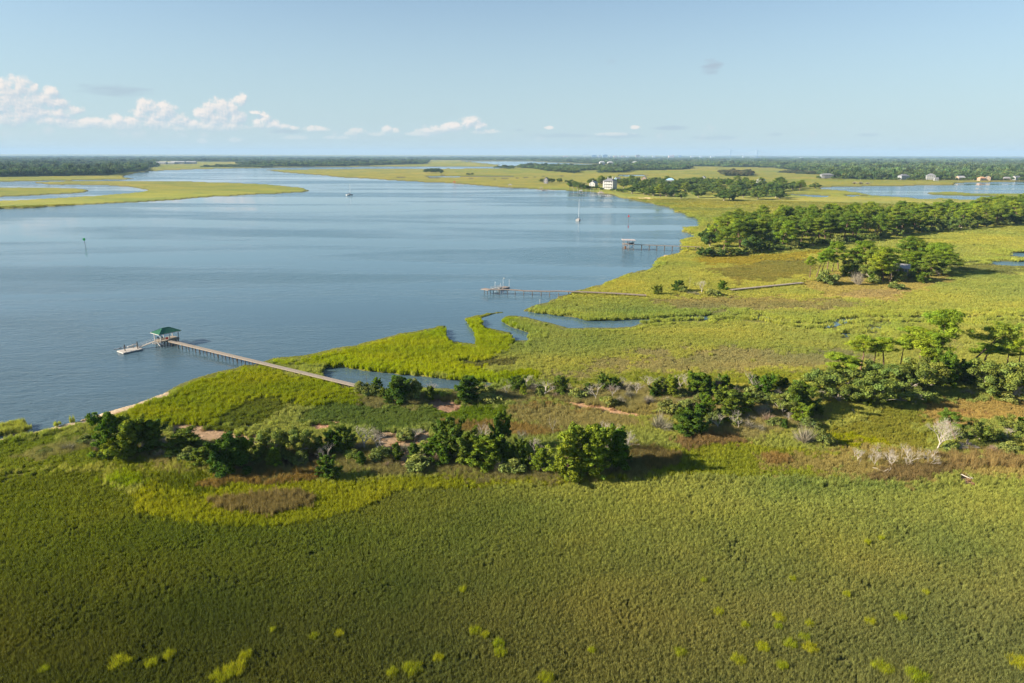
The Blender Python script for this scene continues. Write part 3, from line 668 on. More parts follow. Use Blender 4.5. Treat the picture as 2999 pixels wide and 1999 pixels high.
# ------------------------------------------------------------------ grass of the marsh
def leaf_mat(name, base=None, trans=0.3, inst=False, hue_var=0.10, gloss=0.0):
    m, nt, N, L = new_mat(name)
    out = N.new('ShaderNodeOutputMaterial')
    if inst:
        a = N.new('ShaderNodeAttribute'); a.attribute_type = 'INSTANCER'; a.attribute_name = 'col'; base = a.outputs['Color']
    t = N.new('ShaderNodeAttribute'); t.attribute_name = 'tint'
    c = mixcol(nt, 1.0, base, t.outputs['Color'], 'MULTIPLY')
    if hue_var and not inst:
        oi = N.new('ShaderNodeObjectInfo'); hs = N.new('ShaderNodeHueSaturation')
        L.new(math_node(nt, 'MULTIPLY_ADD', oi.outputs['Random'], hue_var * 0.35, 0.5 - hue_var * 0.175), hs.inputs['Hue'])
        L.new(math_node(nt, 'MULTIPLY_ADD', oi.outputs['Random'], -hue_var * 3.0, 1 + hue_var * 1.5), hs.inputs['Value'])
        L.new(c, hs.inputs['Color']); c = hs.outputs[0]
    d = N.new('ShaderNodeBsdfDiffuse'); tr = N.new('ShaderNodeBsdfTranslucent'); mx = N.new('ShaderNodeMixShader'); mx.inputs[0].default_value = trans
    L.new(c, d.inputs[0]); L.new(mixcol(nt, 1.0, c, (1.05, 1.1, 0.85), 'MULTIPLY'), tr.inputs[0]); L.new(d.outputs[0], mx.inputs[1]); L.new(tr.outputs[0], mx.inputs[2])
    L.new(mx.outputs[0], out.inputs[0])
    return m
M_GRASS = leaf_mat('cordgrass_blades', trans=0.35, inst=True)

def grass_patch(name, seed, nclump, nblade, h, w, lean, spread, bushy=False):
    """a round patch (radius 1) of grass: tussocks of tapered blades"""
    r = np.random.default_rng(seed)
    ca = r.uniform(0, 2 * np.pi, nclump); cr = np.sqrt(r.uniform(0, 1, nclump))
    cx, cy = cr * np.cos(ca), cr * np.sin(ca); ch = r.uniform(0.65, 1.15, nclump); ct = r.uniform(0.72, 1.22, nclump)
    k = r.integers(0, nclump, nblade)
    bx = cx[k] + r.normal(0, spread, nblade); by = cy[k] + r.normal(0, spread, nblade)
    hh = h * ch[k] * r.uniform(0.6, 1.1, nblade); a = r.uniform(0, 2 * np.pi, nblade); wd = w * r.uniform(0.6, 1.4, nblade)
    la = r.uniform(0, 2 * np.pi, nblade); ln = lean * r.uniform(0.2, 1.2, nblade) * hh
    z0 = np.zeros(nblade)
    if bushy: z0 = hh * r.uniform(0, 0.6, nblade)
    p0 = np.stack([bx - wd * np.cos(a), by - wd * np.sin(a), z0], 1); p1 = np.stack([bx + wd * np.cos(a), by + wd * np.sin(a), z0], 1)
    p2 = np.stack([bx + ln * np.cos(la), by + ln * np.sin(la), hh], 1)
    v = np.stack([p0, p1, p2], 1).reshape(-1, 3); f = np.arange(nblade * 3).reshape(-1, 3)
    t = ct[k] * r.uniform(0.72, 1.28, nblade); y = r.uniform(-0.12, 0.16, nblade)
    tint = np.stack([t * (1 + y), t, t * (1 - y)], 1); tint = np.repeat(tint, 3, 0)
    return np_mesh(name, v, f, M_GRASS, {'tint': ('POINT', 'FLOAT_COLOR', tint)})
GP = []
for i in range(4): GP.append(grass_patch('grass_patch_fine', 10 + i, 16, 240, 1.0, 0.045, 0.30, 0.12))      # near: 0-3
for i in range(4): GP.append(grass_patch('grass_patch_mid', 20 + i, 22, 300, 1.0, 0.034, 0.30, 0.12))       # 4-7
for i in range(3): GP.append(grass_patch('grass_patch_sedge', 30 + i, 22, 420, 1.0, 0.016, 0.55, 0.16))     # 8-10 dry fine sedge
for i in range(3): GP.append(grass_patch('grass_patch_leafy', 40 + i, 16, 420, 0.9, 0.045, 0.35, 0.15, True)) # 11-13

rng = np.random.default_rng(5)
pos_all, rot_all, scl_all, col_all, idx_all = [], [], [], [], []
for d0, d1, sp in ((56, 92, 0.31), (92, 115, 0.42), (115, 150, 0.56), (150, 250, 1.05), (250, 420, 1.9), (420, 640, 3.3), (640, 1000, 5.5)):
    gxs = np.arange(-0.97 * d1 - 6, 0.97 * d1 + 6, sp); gys = np.arange(d0 * 0.68, d1, sp)
    qx, qy = np.meshgrid(gxs, gys); qx = qx.ravel() + rng.uniform(-.5, .5, qx.size) * sp; qy = qy.ravel() + rng.uniform(-.5, .5, qy.size) * sp
    Dq = np.hypot(qx, qy)
    k = (Dq >= d0) & (Dq < d1) & (np.abs(qx) < 0.95 * qy + 6); qx, qy, Dq = qx[k], qy[k], Dq[k]
    k = land_mask(qx, qy); qx, qy, Dq = qx[k], qy[k], Dq[k]
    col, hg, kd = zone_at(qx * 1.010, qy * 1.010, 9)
    # taller and brighter along the creeks
    nearw = np.zeros(len(qx), bool)
    for ox, oy in ((0, 5), (0, -5), (6, 0), (-6, 0), (0, 9), (0, -9)): nearw |= ~land_mask(qx + ox, qy + oy)
    nearw &= (kd == 0)
    hg = np.where(nearw & (Dq > 110), np.maximum(hg, 1.45), hg); col[nearw] *= np.array([1.03, 1.07, 0.9])
    hg = hg * rng.uniform(0.8, 1.2, len(qx)) * (0.88 + 0.28 * vnoise(qx / 4, qy / 4, 61))
    s_ = 60.0 / (60.0 - hg * 1.3)
    keep0 = land_mask(qx * s_, qy * s_) | (Dq < 100) | ((qx < -85) & (Dq < 190) & (kd == 0) & (qy < 162))
    qx, qy, Dq, col, hg, kd = qx[keep0], qy[keep0], Dq[keep0], col[keep0], hg[keep0], kd[keep0]
    beach = qx < -60 - 0.0 * qy
    keep = (kd != 4) | (rng.uniform(0, 1, len(qx)) < np.where(beach, 0.03, 0.13))
    # thin spots
    thin = fbm(qx / 5.0, qy / 5.0, 201, 3)
    keep &= ~((kd == 1) & (thin < 0.31) & (rng.uniform(0, 1, len(qx)) < 0.35))
    qx, qy, Dq, col, hg, kd = qx[keep], qy[keep], Dq[keep], col[keep], hg[keep], kd[keep]
    n = len(qx)
    z = gheight(qx, qy) - 0.05
    hs_ = hg
    hs_ = np.where(Dq > 700, hs_ * 0.6 , hs_)
    w_ = sp * (0.68 if d1 <= 150 else 0.66) * rng.uniform(0.85, 1.25, n)
    pos_all.append(np.stack([qx, qy, z], 1)); rot_all.append(np.stack([rng.normal(0, .05, n), rng.normal(0, .05, n), rng.uniform(0, 6.28, n)], 1))
    scl_all.append(np.stack([w_, w_, hs_], 1))
    col_all.append(np.clip(col * (1 + (0.22 if d1 <= 150 else 0.09) * rng.uniform(-1, 1, (n, 1))), 0, 1))
    ix = rng.integers(0, 4, n) if d1 <= 150 else rng.integers(4, 8, n)
    ix = np.where(kd == 2, rng.integers(8, 11, n), ix); ix = np.where(kd == 3, rng.integers(11, 14, n), ix)
    idx_all.append(ix)
print('grass patches', sum(len(p) for p in pos_all), 'ground verts', len(gx))
scatter('marsh_grass', np.concatenate(pos_all), np.concatenate(rot_all), np.concatenate(scl_all), np.concatenate(col_all), np.concatenate(idx_all), GP, M_GRASS,
        'yellow-green cordgrass and dry sedge covering the marsh', 'grass')
# ------------------------------------------------------------------ tree models
def cN(r, g, b): return s2l(r, g, b)
M_CEDAR = leaf_mat('cedar_leaves', cN(102, 124, 40), 0.27, hue_var=0.16)
M_CEDAR2 = leaf_mat('juniper_leaves', cN(90, 110, 42), 0.27, hue_var=0.16)
M_PINE = leaf_mat('pine_needles', cN(132, 152, 48), 0.3)
M_PINE2 = leaf_mat('old_pine_needles', cN(116, 136, 50), 0.3)
M_OAK = leaf_mat('oak_leaves', cN(110, 124, 58), 0.22)
M_OAK2 = leaf_mat('far_oak_leaves', cN(92, 112, 54), 0.22)
M_SHRUB = leaf_mat('shrub_leaves', cN(122, 132, 70), 0.28)
M_LIGHT = leaf_mat('groundsel_leaves', cN(146, 158, 74), 0.3)
M_DRYTWIG = leaf_mat('dry_twigs', cN(150, 132, 112), 0.1)
M_GREYTWIG = leaf_mat('grey_twigs', cN(148, 142, 124), 0.1)
M_BARK = simple('pine_bark', s2l(112, 88, 72), 0.95, 0.3, 3.0, stretch=(3, 3, 0.5))
M_OAKBARK = simple('oak_bark', s2l(150, 140, 124), 0.95, 0.25, 2.5)
M_DEADWOOD = simple('weathered_dead_wood', s2l(172, 162, 148), 0.9, 0.2, 2.5)
M_DARKBARK = simple('cedar_bark', s2l(92, 74, 62), 0.95, 0.3, 3.0)

def leaf_mesh(name, clumps, n, size, seed, mat, squash=0.8, elong=1.3, upb=0.35, tv=0.25):
    """a crown of n leaf-sized faces spread through clumps (x, y, z, r)"""
    r = np.random.default_rng(seed); c = np.asarray(clumps, float)
    w = c[:, 3] ** 2; k = r.choice(len(c), n, p=w / w.sum())
    d = r.normal(0, 1, (n, 3)); d /= np.linalg.norm(d, axis=1)[:, None]
    rad = c[k, 3] * r.uniform(0, 1, n) ** 0.45
    off = d * rad[:, None]; off[:, 2] *= squash
    ctr = c[k, :3] + off; ctr[:, 2] = np.maximum(ctr[:, 2], 0.06)
    nn = d * 0.7 + r.normal(0, 0.55, (n, 3)) + np.array([0, 0, upb]); nn /= np.linalg.norm(nn, axis=1)[:, None]
    a = np.cross(nn, r.normal(0, 1, (n, 3))); a /= np.linalg.norm(a, axis=1)[:, None] + 1e-9
    b = np.cross(nn, a); s = size * r.uniform(0.55, 1.35, n)[:, None]
    v = np.stack([ctr - a * s * elong, ctr - b * s * 0.6, ctr + a * s * elong, ctr + b * s * 0.6], 1).reshape(-1, 3)
    ck = r.uniform(1 - tv, 1 + tv, len(c)); hk = r.uniform(-0.08, 0.14, len(c))
    t = ck[k] * r.uniform(0.75, 1.3, n); y = hk[k] + r.uniform(-.06, .06, n)
    tint = np.repeat(np.stack([t * (1 + y), t, t * (1 - 1.5 * y)], 1), 4, 0)
    return np_mesh(name, v, np.arange(n * 4).reshape(-1, 4), mat, {'tint': ('POINT', 'FLOAT_COLOR', np.clip(tint, 0.1, 2))})

def bend(r, p0, d, L, n, wob, lift=0.0):
    """a crooked limb path"""
    pts = [Vector(p0)]; d = Vector(d).normalized()
    for i in range(n):
        d = (d + Vector((r.normal(0, wob), r.normal(0, wob), r.normal(0, wob * 0.7) + lift))).normalized()
        pts.append(pts[-1] + d * (L / n))
    return pts

def taper(r0, r1, n): return [r0 + (r1 - r0) * i / (n - 1) for i in range(n)]

def make_cedar(seed, Ht=7.0, R=2.7, mat=None, lobes=3, n=8000):
    r = np.random.default_rng(seed); cl = []; K = 120
    ph = r.uniform(0, 6.28, 4); lean = r.normal(0, 0.06, 2)
    for i in range(K):
        t = r.uniform(0, 1) ** 0.8; z = Ht * (0.06 + 0.9 * t); an = r.uniform(0, 6.28)
        prof = (0.72 + 0.55 * t) if t < 0.28 else (1.0 - t) ** 0.48 * 1.05
        lob = 0.78 + 0.30 * math.sin(lobes * an + ph[0] + 2 * t) + 0.26 * math.sin(2 * an + 6 * t + ph[1])
        rad = R * prof * lob * r.uniform(0.45, 1.0)
        cl.append((rad * math.cos(an) + lean[0] * z, rad * math.sin(an) + lean[1] * z, z, r.uniform(0.30, 0.68) * (1.1 - 0.45 * t)))
    for j in range(9):   # ragged leaders
        an = r.uniform(0, 6.28); rr = R * r.uniform(0.2, 1.0); zz = Ht * r.uniform(0.5, 1.0)
        for q_ in range(3): cl.append((rr * math.cos(an) * (1 - .12 * q_), rr * math.sin(an) * (1 - .12 * q_), zz - .45 * q_, 0.34 + .1 * q_))
    cl.append((lean[0] * Ht, lean[1] * Ht, Ht * 0.96, 0.35))
    crown = leaf_mesh('crown', cl, int(n * 1.9), 0.125, seed + 1, mat or M_CEDAR, 0.75, 1.4, 0.25, 0.34)
    b = MB(); b.tube([(0, 0, -0.3), (lean[0] * Ht * .3, lean[1] * Ht * .3, Ht * 0.35), (lean[0] * Ht, lean[1] * Ht, Ht * 0.85)], [0.22, 0.15, 0.04], 6)
    for j in range(7):
        z = Ht * r.uniform(0.1, 0.6); an = r.uniform(0, 6.28); b.tube(bend(r, (0, 0, z), (math.cos(an), math.sin(an), 0.5), R * 0.7, 3, 0.15), taper(0.07, 0.02, 4), 4)
    return crown, b.mesh('trunk', M_DARKBARK), Ht, 2 * R

def make_pine(seed, Ht=16.0, mat=None, lean=0.06, crown0=0.5, R=3.2, n=8500, nb=20):
    r = np.random.default_rng(seed)
    d = Vector((r.normal(0, lean), r.normal(0, lean), 1)); path = bend(r, (0, 0, -0.4), d, Ht * 0.98, 8, 0.045, 0.02)
    b = MB(); b.tube(path, taper(0.26, 0.05, 9), 7)
    def at(t):
        k = min(int(t * 8), 7); u = t * 8 - k; return path[k].lerp(path[k + 1], u)
    cl = []
    for i in range(nb):
        t = crown0 + (1 - crown0) * ((i + r.uniform(0, 1)) / nb) ** 0.85; t = min(t, 0.985)
        s = (t - crown0) / (1 - crown0); an = 2.4 * i + r.normal(0, 0.4)
        Lb = R * (0.45 + 0.75 * math.sin(min(1, s * 0.85 + 0.25) * math.pi)) * r.uniform(0.55, 1.1)
        p0 = at(t); bp_ = bend(r, p0, (math.cos(an), math.sin(an), 0.25 - 0.3 * (1 - s)), Lb, 4, 0.16, 0.10)
        b.tube(bp_, taper(0.085 * (1.3 - s), 0.02, 5), 4)
        cl.append((*bp_[-1], r.uniform(0.85, 1.35))); cl.append((*bp_[3], r.uniform(0.7, 1.15))); cl.append((*(bp_[2] + Vector((0, 0, .35))), r.uniform(0.5, 0.9)))
        for _ in range(2):
            q = bp_[3] + Vector((r.normal(0, .9), r.normal(0, .9), r.uniform(-.2, 1.0))); cl.append((*q, r.uniform(0.6, 1.0)))
    cl.append((*path[-1], 0.8))
    for j in range(4):   # dead stubs below the crown
        p0 = at(r.uniform(0.25, crown0)); an = r.uniform(0, 6.28); b.tube(bend(r, p0, (math.cos(an), math.sin(an), -0.05), r.uniform(0.6, 1.6), 3, 0.15), taper(0.04, 0.012, 4), 3)
    crown = leaf_mesh('crown', cl, int(n * 1.6), 0.12, seed + 1, mat or M_PINE, 0.72, 2.0, 0.40, 0.28)
    return crown, b.mesh('trunk', M_BARK), Ht, 2 * R

def make_oak(seed, Ht=8.0, R=5.2, mat=None, n=6500, bare=0.25, trunk_lean=0.2, low=0.2, lsize=0.24):
    r = np.random.default_rng(seed); b = MB(); cl = []
    fork = bend(r, (0, 0, -0.3), (r.normal(0, trunk_lean), r.normal(0, trunk_lean), 1), Ht * 0.24, 3, 0.12)
    b.tube(fork, taper(0.38, 0.28, 4), 8)
    nl = 7
    for i in range(nl):
        an = 6.28 * i / nl + r.normal(0, 0.3); up = r.uniform(0.15, 1.3)
        L1 = R * r.uniform(0.55, 0.95); p1 = bend(r, fork[-1], (math.cos(an), math.sin(an), up), L1, 5, 0.22, 0.05)
        b.tube(p1, taper(0.2, 0.07, 6), 6)
        for j in range(4):
            k = r.integers(2, 6); an2 = an + r.normal(0, 0.9)
            p2 = bend(r, p1[k], (math.cos(an2), math.sin(an2), r.uniform(0.0, 1.2)), R * r.uniform(0.3, 0.55), 4, 0.28, 0.05)
            b.tube(p2, taper(0.07, 0.022, 5), 4)
            if r.uniform() > bare:
                cl.append((*p2[-1], r.uniform(0.6, 1.15))); cl.append((*p2[2], r.uniform(0.5, 0.95)))
        if r.uniform() > bare * 0.6: cl.append((*p1[-1], r.uniform(0.7, 1.2)))
    for j in range(22):
        an = r.uniform(0, 6.28); rr = R * math.sqrt(r.uniform(0.02, 1)) * 0.85
        zz = Ht * (low + (0.92 - low) * math.sqrt(max(0, 1 - (rr / R) ** 2)) * r.uniform(0.55, 1.0))
        cl.append((rr * math.cos(an), rr * math.sin(an), zz, r.uniform(0.6, 1.1)))
    for c_ in range(len(cl)):
        if cl[c_][2] > Ht: cl[c_] = (cl[c_][0], cl[c_][1], Ht * r.uniform(.85, .97), cl[c_][3])
    crown = leaf_mesh('crown', cl, int(n * 1.9), lsize * 0.68, seed + 1, mat or M_OAK, 0.75, 1.25, 0.4, 0.34)
    return crown, b.mesh('trunk', M_OAKBARK), Ht, 2 * R

def make_bare(seed, Ht=7.0, spread=0.5, depth=4, r0=0.16, fan=False, base=0.3, mat=None):
    """a dead tree: limbs forking down to twigs"""
    r = np.random.default_rng(seed); b = MB()
    def grow(p, d, L, rad, dep):
        pts = bend(r, p, d, L, 3, 0.14, 0.03); sides = 6 if dep >= depth - 1 else (4 if dep > 1 else 3)
        b.tube(pts, taper(rad, rad * 0.62, 4), sides, cap=False)
        if dep == 0: return
        kids = 3 if dep >= depth - 1 else int(r.integers(2, 4))
        if fan and dep == depth: kids = 7
        for i in range(kids):
            an = r.uniform(0, 6.28) if not fan else 6.28 * i / kids + r.normal(0, .3)
            dd = (pts[-1] - pts[-2]).normalized(); sp = spread * r.uniform(0.6, 1.4)
            nd = dd + Vector((math.cos(an), math.sin(an), 0.1)) * sp
            p0 = pts[-1] if i < 2 or r.uniform() < 0.4 else pts[2]
            grow(p0, nd, L * r.uniform(0.62, 0.85), rad * 0.58, dep - 1)
    grow((0, 0, -0.25), (r.normal(0, .08), r.normal(0, .08), 1), Ht * base, r0, depth)
    m = b.mesh('trunk', mat or M_DEADWOOD)
    co = np.empty(len(m.vertices) * 3, np.float32); m.vertices.foreach_get('co', co); co = co.reshape(-1, 3)
    hz = float(co[:, 2].max()); wd = float(np.percentile(np.abs(co[:, :2]), 97) * 2)
    return None, m, hz, max(wd, 0.5)

def make_twigbush(seed, Ht=2.6, R=1.9, mat=None, n=620, leafy=0):
    """a bare, densely twigged shrub"""
    r = np.random.default_rng(seed); n = int(n)
    a = r.uniform(0, 6.28, n); t0 = r.uniform(0, 0.6, n); pol = r.uniform(0, 1, n) ** 0.6
    lob = 0.7 + 0.3 * np.sin(2 * a + seed) + 0.3 * np.sin(3 * a + 2.1 * seed)
    d = np.stack([np.cos(a) * pol * R * lob, np.sin(a) * pol * R * lob, Ht * np.sqrt(np.clip(1 - pol ** 2 * 0.75, 0, 1)) * r.uniform(0.5, 1.1, n) * (0.7 + .3 * lob)], 1)
    p0 = d * (t0 * 0.9)[:, None] + r.normal(0, 0.06, (n, 3)); p1 = d + r.normal(0, 0.22, (n, 3))
    p0[:, 2] = np.maximum(p0[:, 2], 0); p1[:, 2] = np.maximum(p1[:, 2], 0.1)
    q = np.cross(p1 - p0, r.normal(0, 1, (n, 3))); q /= np.linalg.norm(q, axis=1)[:, None] + 1e-9; w = r.uniform(0.014, 0.036, n)[:, None]
    v = np.stack([p0 - q * w, p0 + q * w, p1], 1).reshape(-1, 3)
    t = np.repeat(r.uniform(0.65, 1.25, n), 3); tint = np.stack([t, t * 0.98, t * 0.95], 1)
    return None, np_mesh('twigs', v, np.arange(n * 3).reshape(-1, 3), mat or M_DRYTWIG, {'tint': ('POINT', 'FLOAT_COLOR', tint)}), Ht, 2 * R

def make_shrub(seed, Ht=2.4, R=1.6, mat=None, n=2200, size=0.13):
    r = np.random.default_rng(seed); cl = []
    for i in range(26):
        an = r.uniform(0, 6.28); rr = R * math.sqrt(r.uniform(0, 1)) * 0.8; top = Ht * math.sqrt(max(0.05, 1 - (rr / R) ** 2)) * r.uniform(0.6, 0.95)
        cl.append((rr * math.cos(an), rr * math.sin(an), top * r.uniform(0.35, 0.95), r.uniform(0.3, 0.6)))
    crown = leaf_mesh('crown', cl, n, size, seed + 1, mat or M_SHRUB, 0.8, 1.3, 0.3, 0.3)
    b = MB()
    for i in range(6):
        an = r.uniform(0, 6.28); b.tube(bend(r, (0, 0, -0.2), (math.cos(an) * .6, math.sin(an) * .6, 1), Ht * 0.7, 3, 0.18), taper(0.05, 0.015, 4), 4)
    return crown, b.mesh('trunk', M_DARKBARK), Ht, 2 * R

def make_tuft(seed, mat):
    m = grass_patch('blades', seed, 30, 900, 1.0, 0.028, 0.5, 0.12)
    return m

KINDS = {
 'cedar': [make_cedar(100 + i, 7.0, 2.5 + 0.25 * (i % 3), M_CEDAR if i % 2 == 0 else M_CEDAR2, 2 + i % 3) for i in range(5)],
 'cone': [make_cedar(140 + i, 7.5, 2.0, M_CEDAR2, 3, 5000) for i in range(2)],
 'pine': [make_pine(200 + i, 16.0, M_PINE, 0.05, 0.50 + 0.05 * (i % 3), 3.3) for i in range(4)],
 'slimpine': [make_pine(230 + i, 16.0, M_PINE, 0.05, 0.66, 2.6, 6000, 15) for i in range(3)],
 'darkpine': [make_pine(250 + i, 16.0, M_PINE2, 0.05, 0.40, 3.6, 9000, 23) for i in range(4)],
 'beltpine': [make_pine(260 + i, 16.0, M_PINE2 if i % 2 else M_PINE, 0.05, 0.30, 4.0, 9500, 26) for i in range(4)],
 'leanpine': [make_pine(270, 16.0, M_PINE2, 0.22, 0.58, 3.6, 7000, 17)],
 'oak': [make_oak(300 + i, 8.0, 5.0, M_OAK, 6500, 0.3) for i in range(4)],
 'baldoak': [make_oak(330 + i, 8.0, 5.0, M_OAK, 3000, 0.6, 0.3, 0.3) for i in range(2)],
 'faroak': [make_oak(350 + i, 8.0, 4.6, M_OAK2, 5200, 0.0, 0.15, 0.05, 0.34) for i in range(5)],
 'dead': [make_bare(400 + i, 7.0, 0.62, 6, 0.14, False, 0.25) for i in range(4)],
 'fandead': [make_bare(420, 8.0, 0.55, 6, 0.17, True, 0.24)],
 'snag': [make_bare(440 + i, 7.0, 0.34, 4, 0.12, False, 0.45) for i in range(2)],
 'snagpine': [make_bare(450, 14.0, 0.42, 5, 0.2, False, 0.42, M_BARK)],
 'twig': [make_twigbush(500 + i, 2.6, 1.9, M_DRYTWIG) for i in range(2)],
 'greytwig': [make_twigbush(510 + i, 2.6, 2.0, M_GREYTWIG, 560) for i in range(2)],
 'shrub': [make_shrub(600 + i) for i in range(3)],
 'lightshrub': [make_shrub(620 + i, 1.8, 1.3, M_LIGHT, 1800, 0.1) for i in range(2)],
}
NAMES = {'cedar': ('cedar_tree', 'cedar'), 'cone': ('cedar_tree', 'cedar'), 'pine': ('pine_tree', 'pine'), 'slimpine': ('pine_tree', 'pine'), 'darkpine': ('pine_tree', 'pine'), 'leanpine': ('pine_tree', 'pine'), 'beltpine': ('pine_tree', 'pine'),
         'oak': ('oak_tree', 'oak'), 'baldoak': ('oak_tree', 'oak'), 'faroak': ('oak_tree', 'oak'), 'dead': ('dead_tree', 'dead tree'), 'fandead': ('dead_tree', 'dead tree'), 'snag': ('dead_tree', 'dead tree'),
         'snagpine': ('dead_tree', 'dead tree'), 'twig': ('bare_shrub', 'bare shrub'), 'greytwig': ('bare_shrub', 'bare shrub'), 'shrub': ('green_shrub', 'shrub'), 'lightshrub': ('green_shrub', 'shrub')}
TR = random.Random(77)
def tree_at(kind, x, y, h, w, label, group=None, rz=None, variant=None, z=None):
    """one tree as a thing: an Empty at its foot that parents trunk and crown"""
    vs = KINDS[kind]; crown, trunk, h0, w0 = vs[(variant if variant is not None else TR.randrange(len(vs))) % len(vs)]
    nm, cat = NAMES[kind]
    if z is None: z = float(gheight(x, y)[0])
    sz = h / h0; sx = (w / w0) if w else sz
    sc = (sx * TR.uniform(.93, 1.07), sx * TR.uniform(.93, 1.07), sz); rot = rz if rz is not None else TR.uniform(0, 6.28)
    if crown is None:                                         # bare wood: one mesh
        o = bpy.data.objects.new(nm, trunk); COL.objects.link(o)
        o.location = (x, y, z); o.rotation_euler = (0, 0, rot); o.scale = sc
        tag(o, label, cat, group); return o
    r = empty(nm, (x, y, z), rot, label, cat, group); r.scale = sc
    for part, me in (('trunk', trunk), ('crown', crown)):
        o = bpy.data.objects.new(part, me); COL.objects.link(o); o.parent = r
    return r

def tree_px(kind, px, py, hpx, wpx, label, group=None, **kw):
    g = P(px, py, 0.4); m = mpp(px, py)
    return tree_at(kind, g.x, g.y, hpx * m * 1.03, (wpx * m) if wpx else None, label, group, **kw)

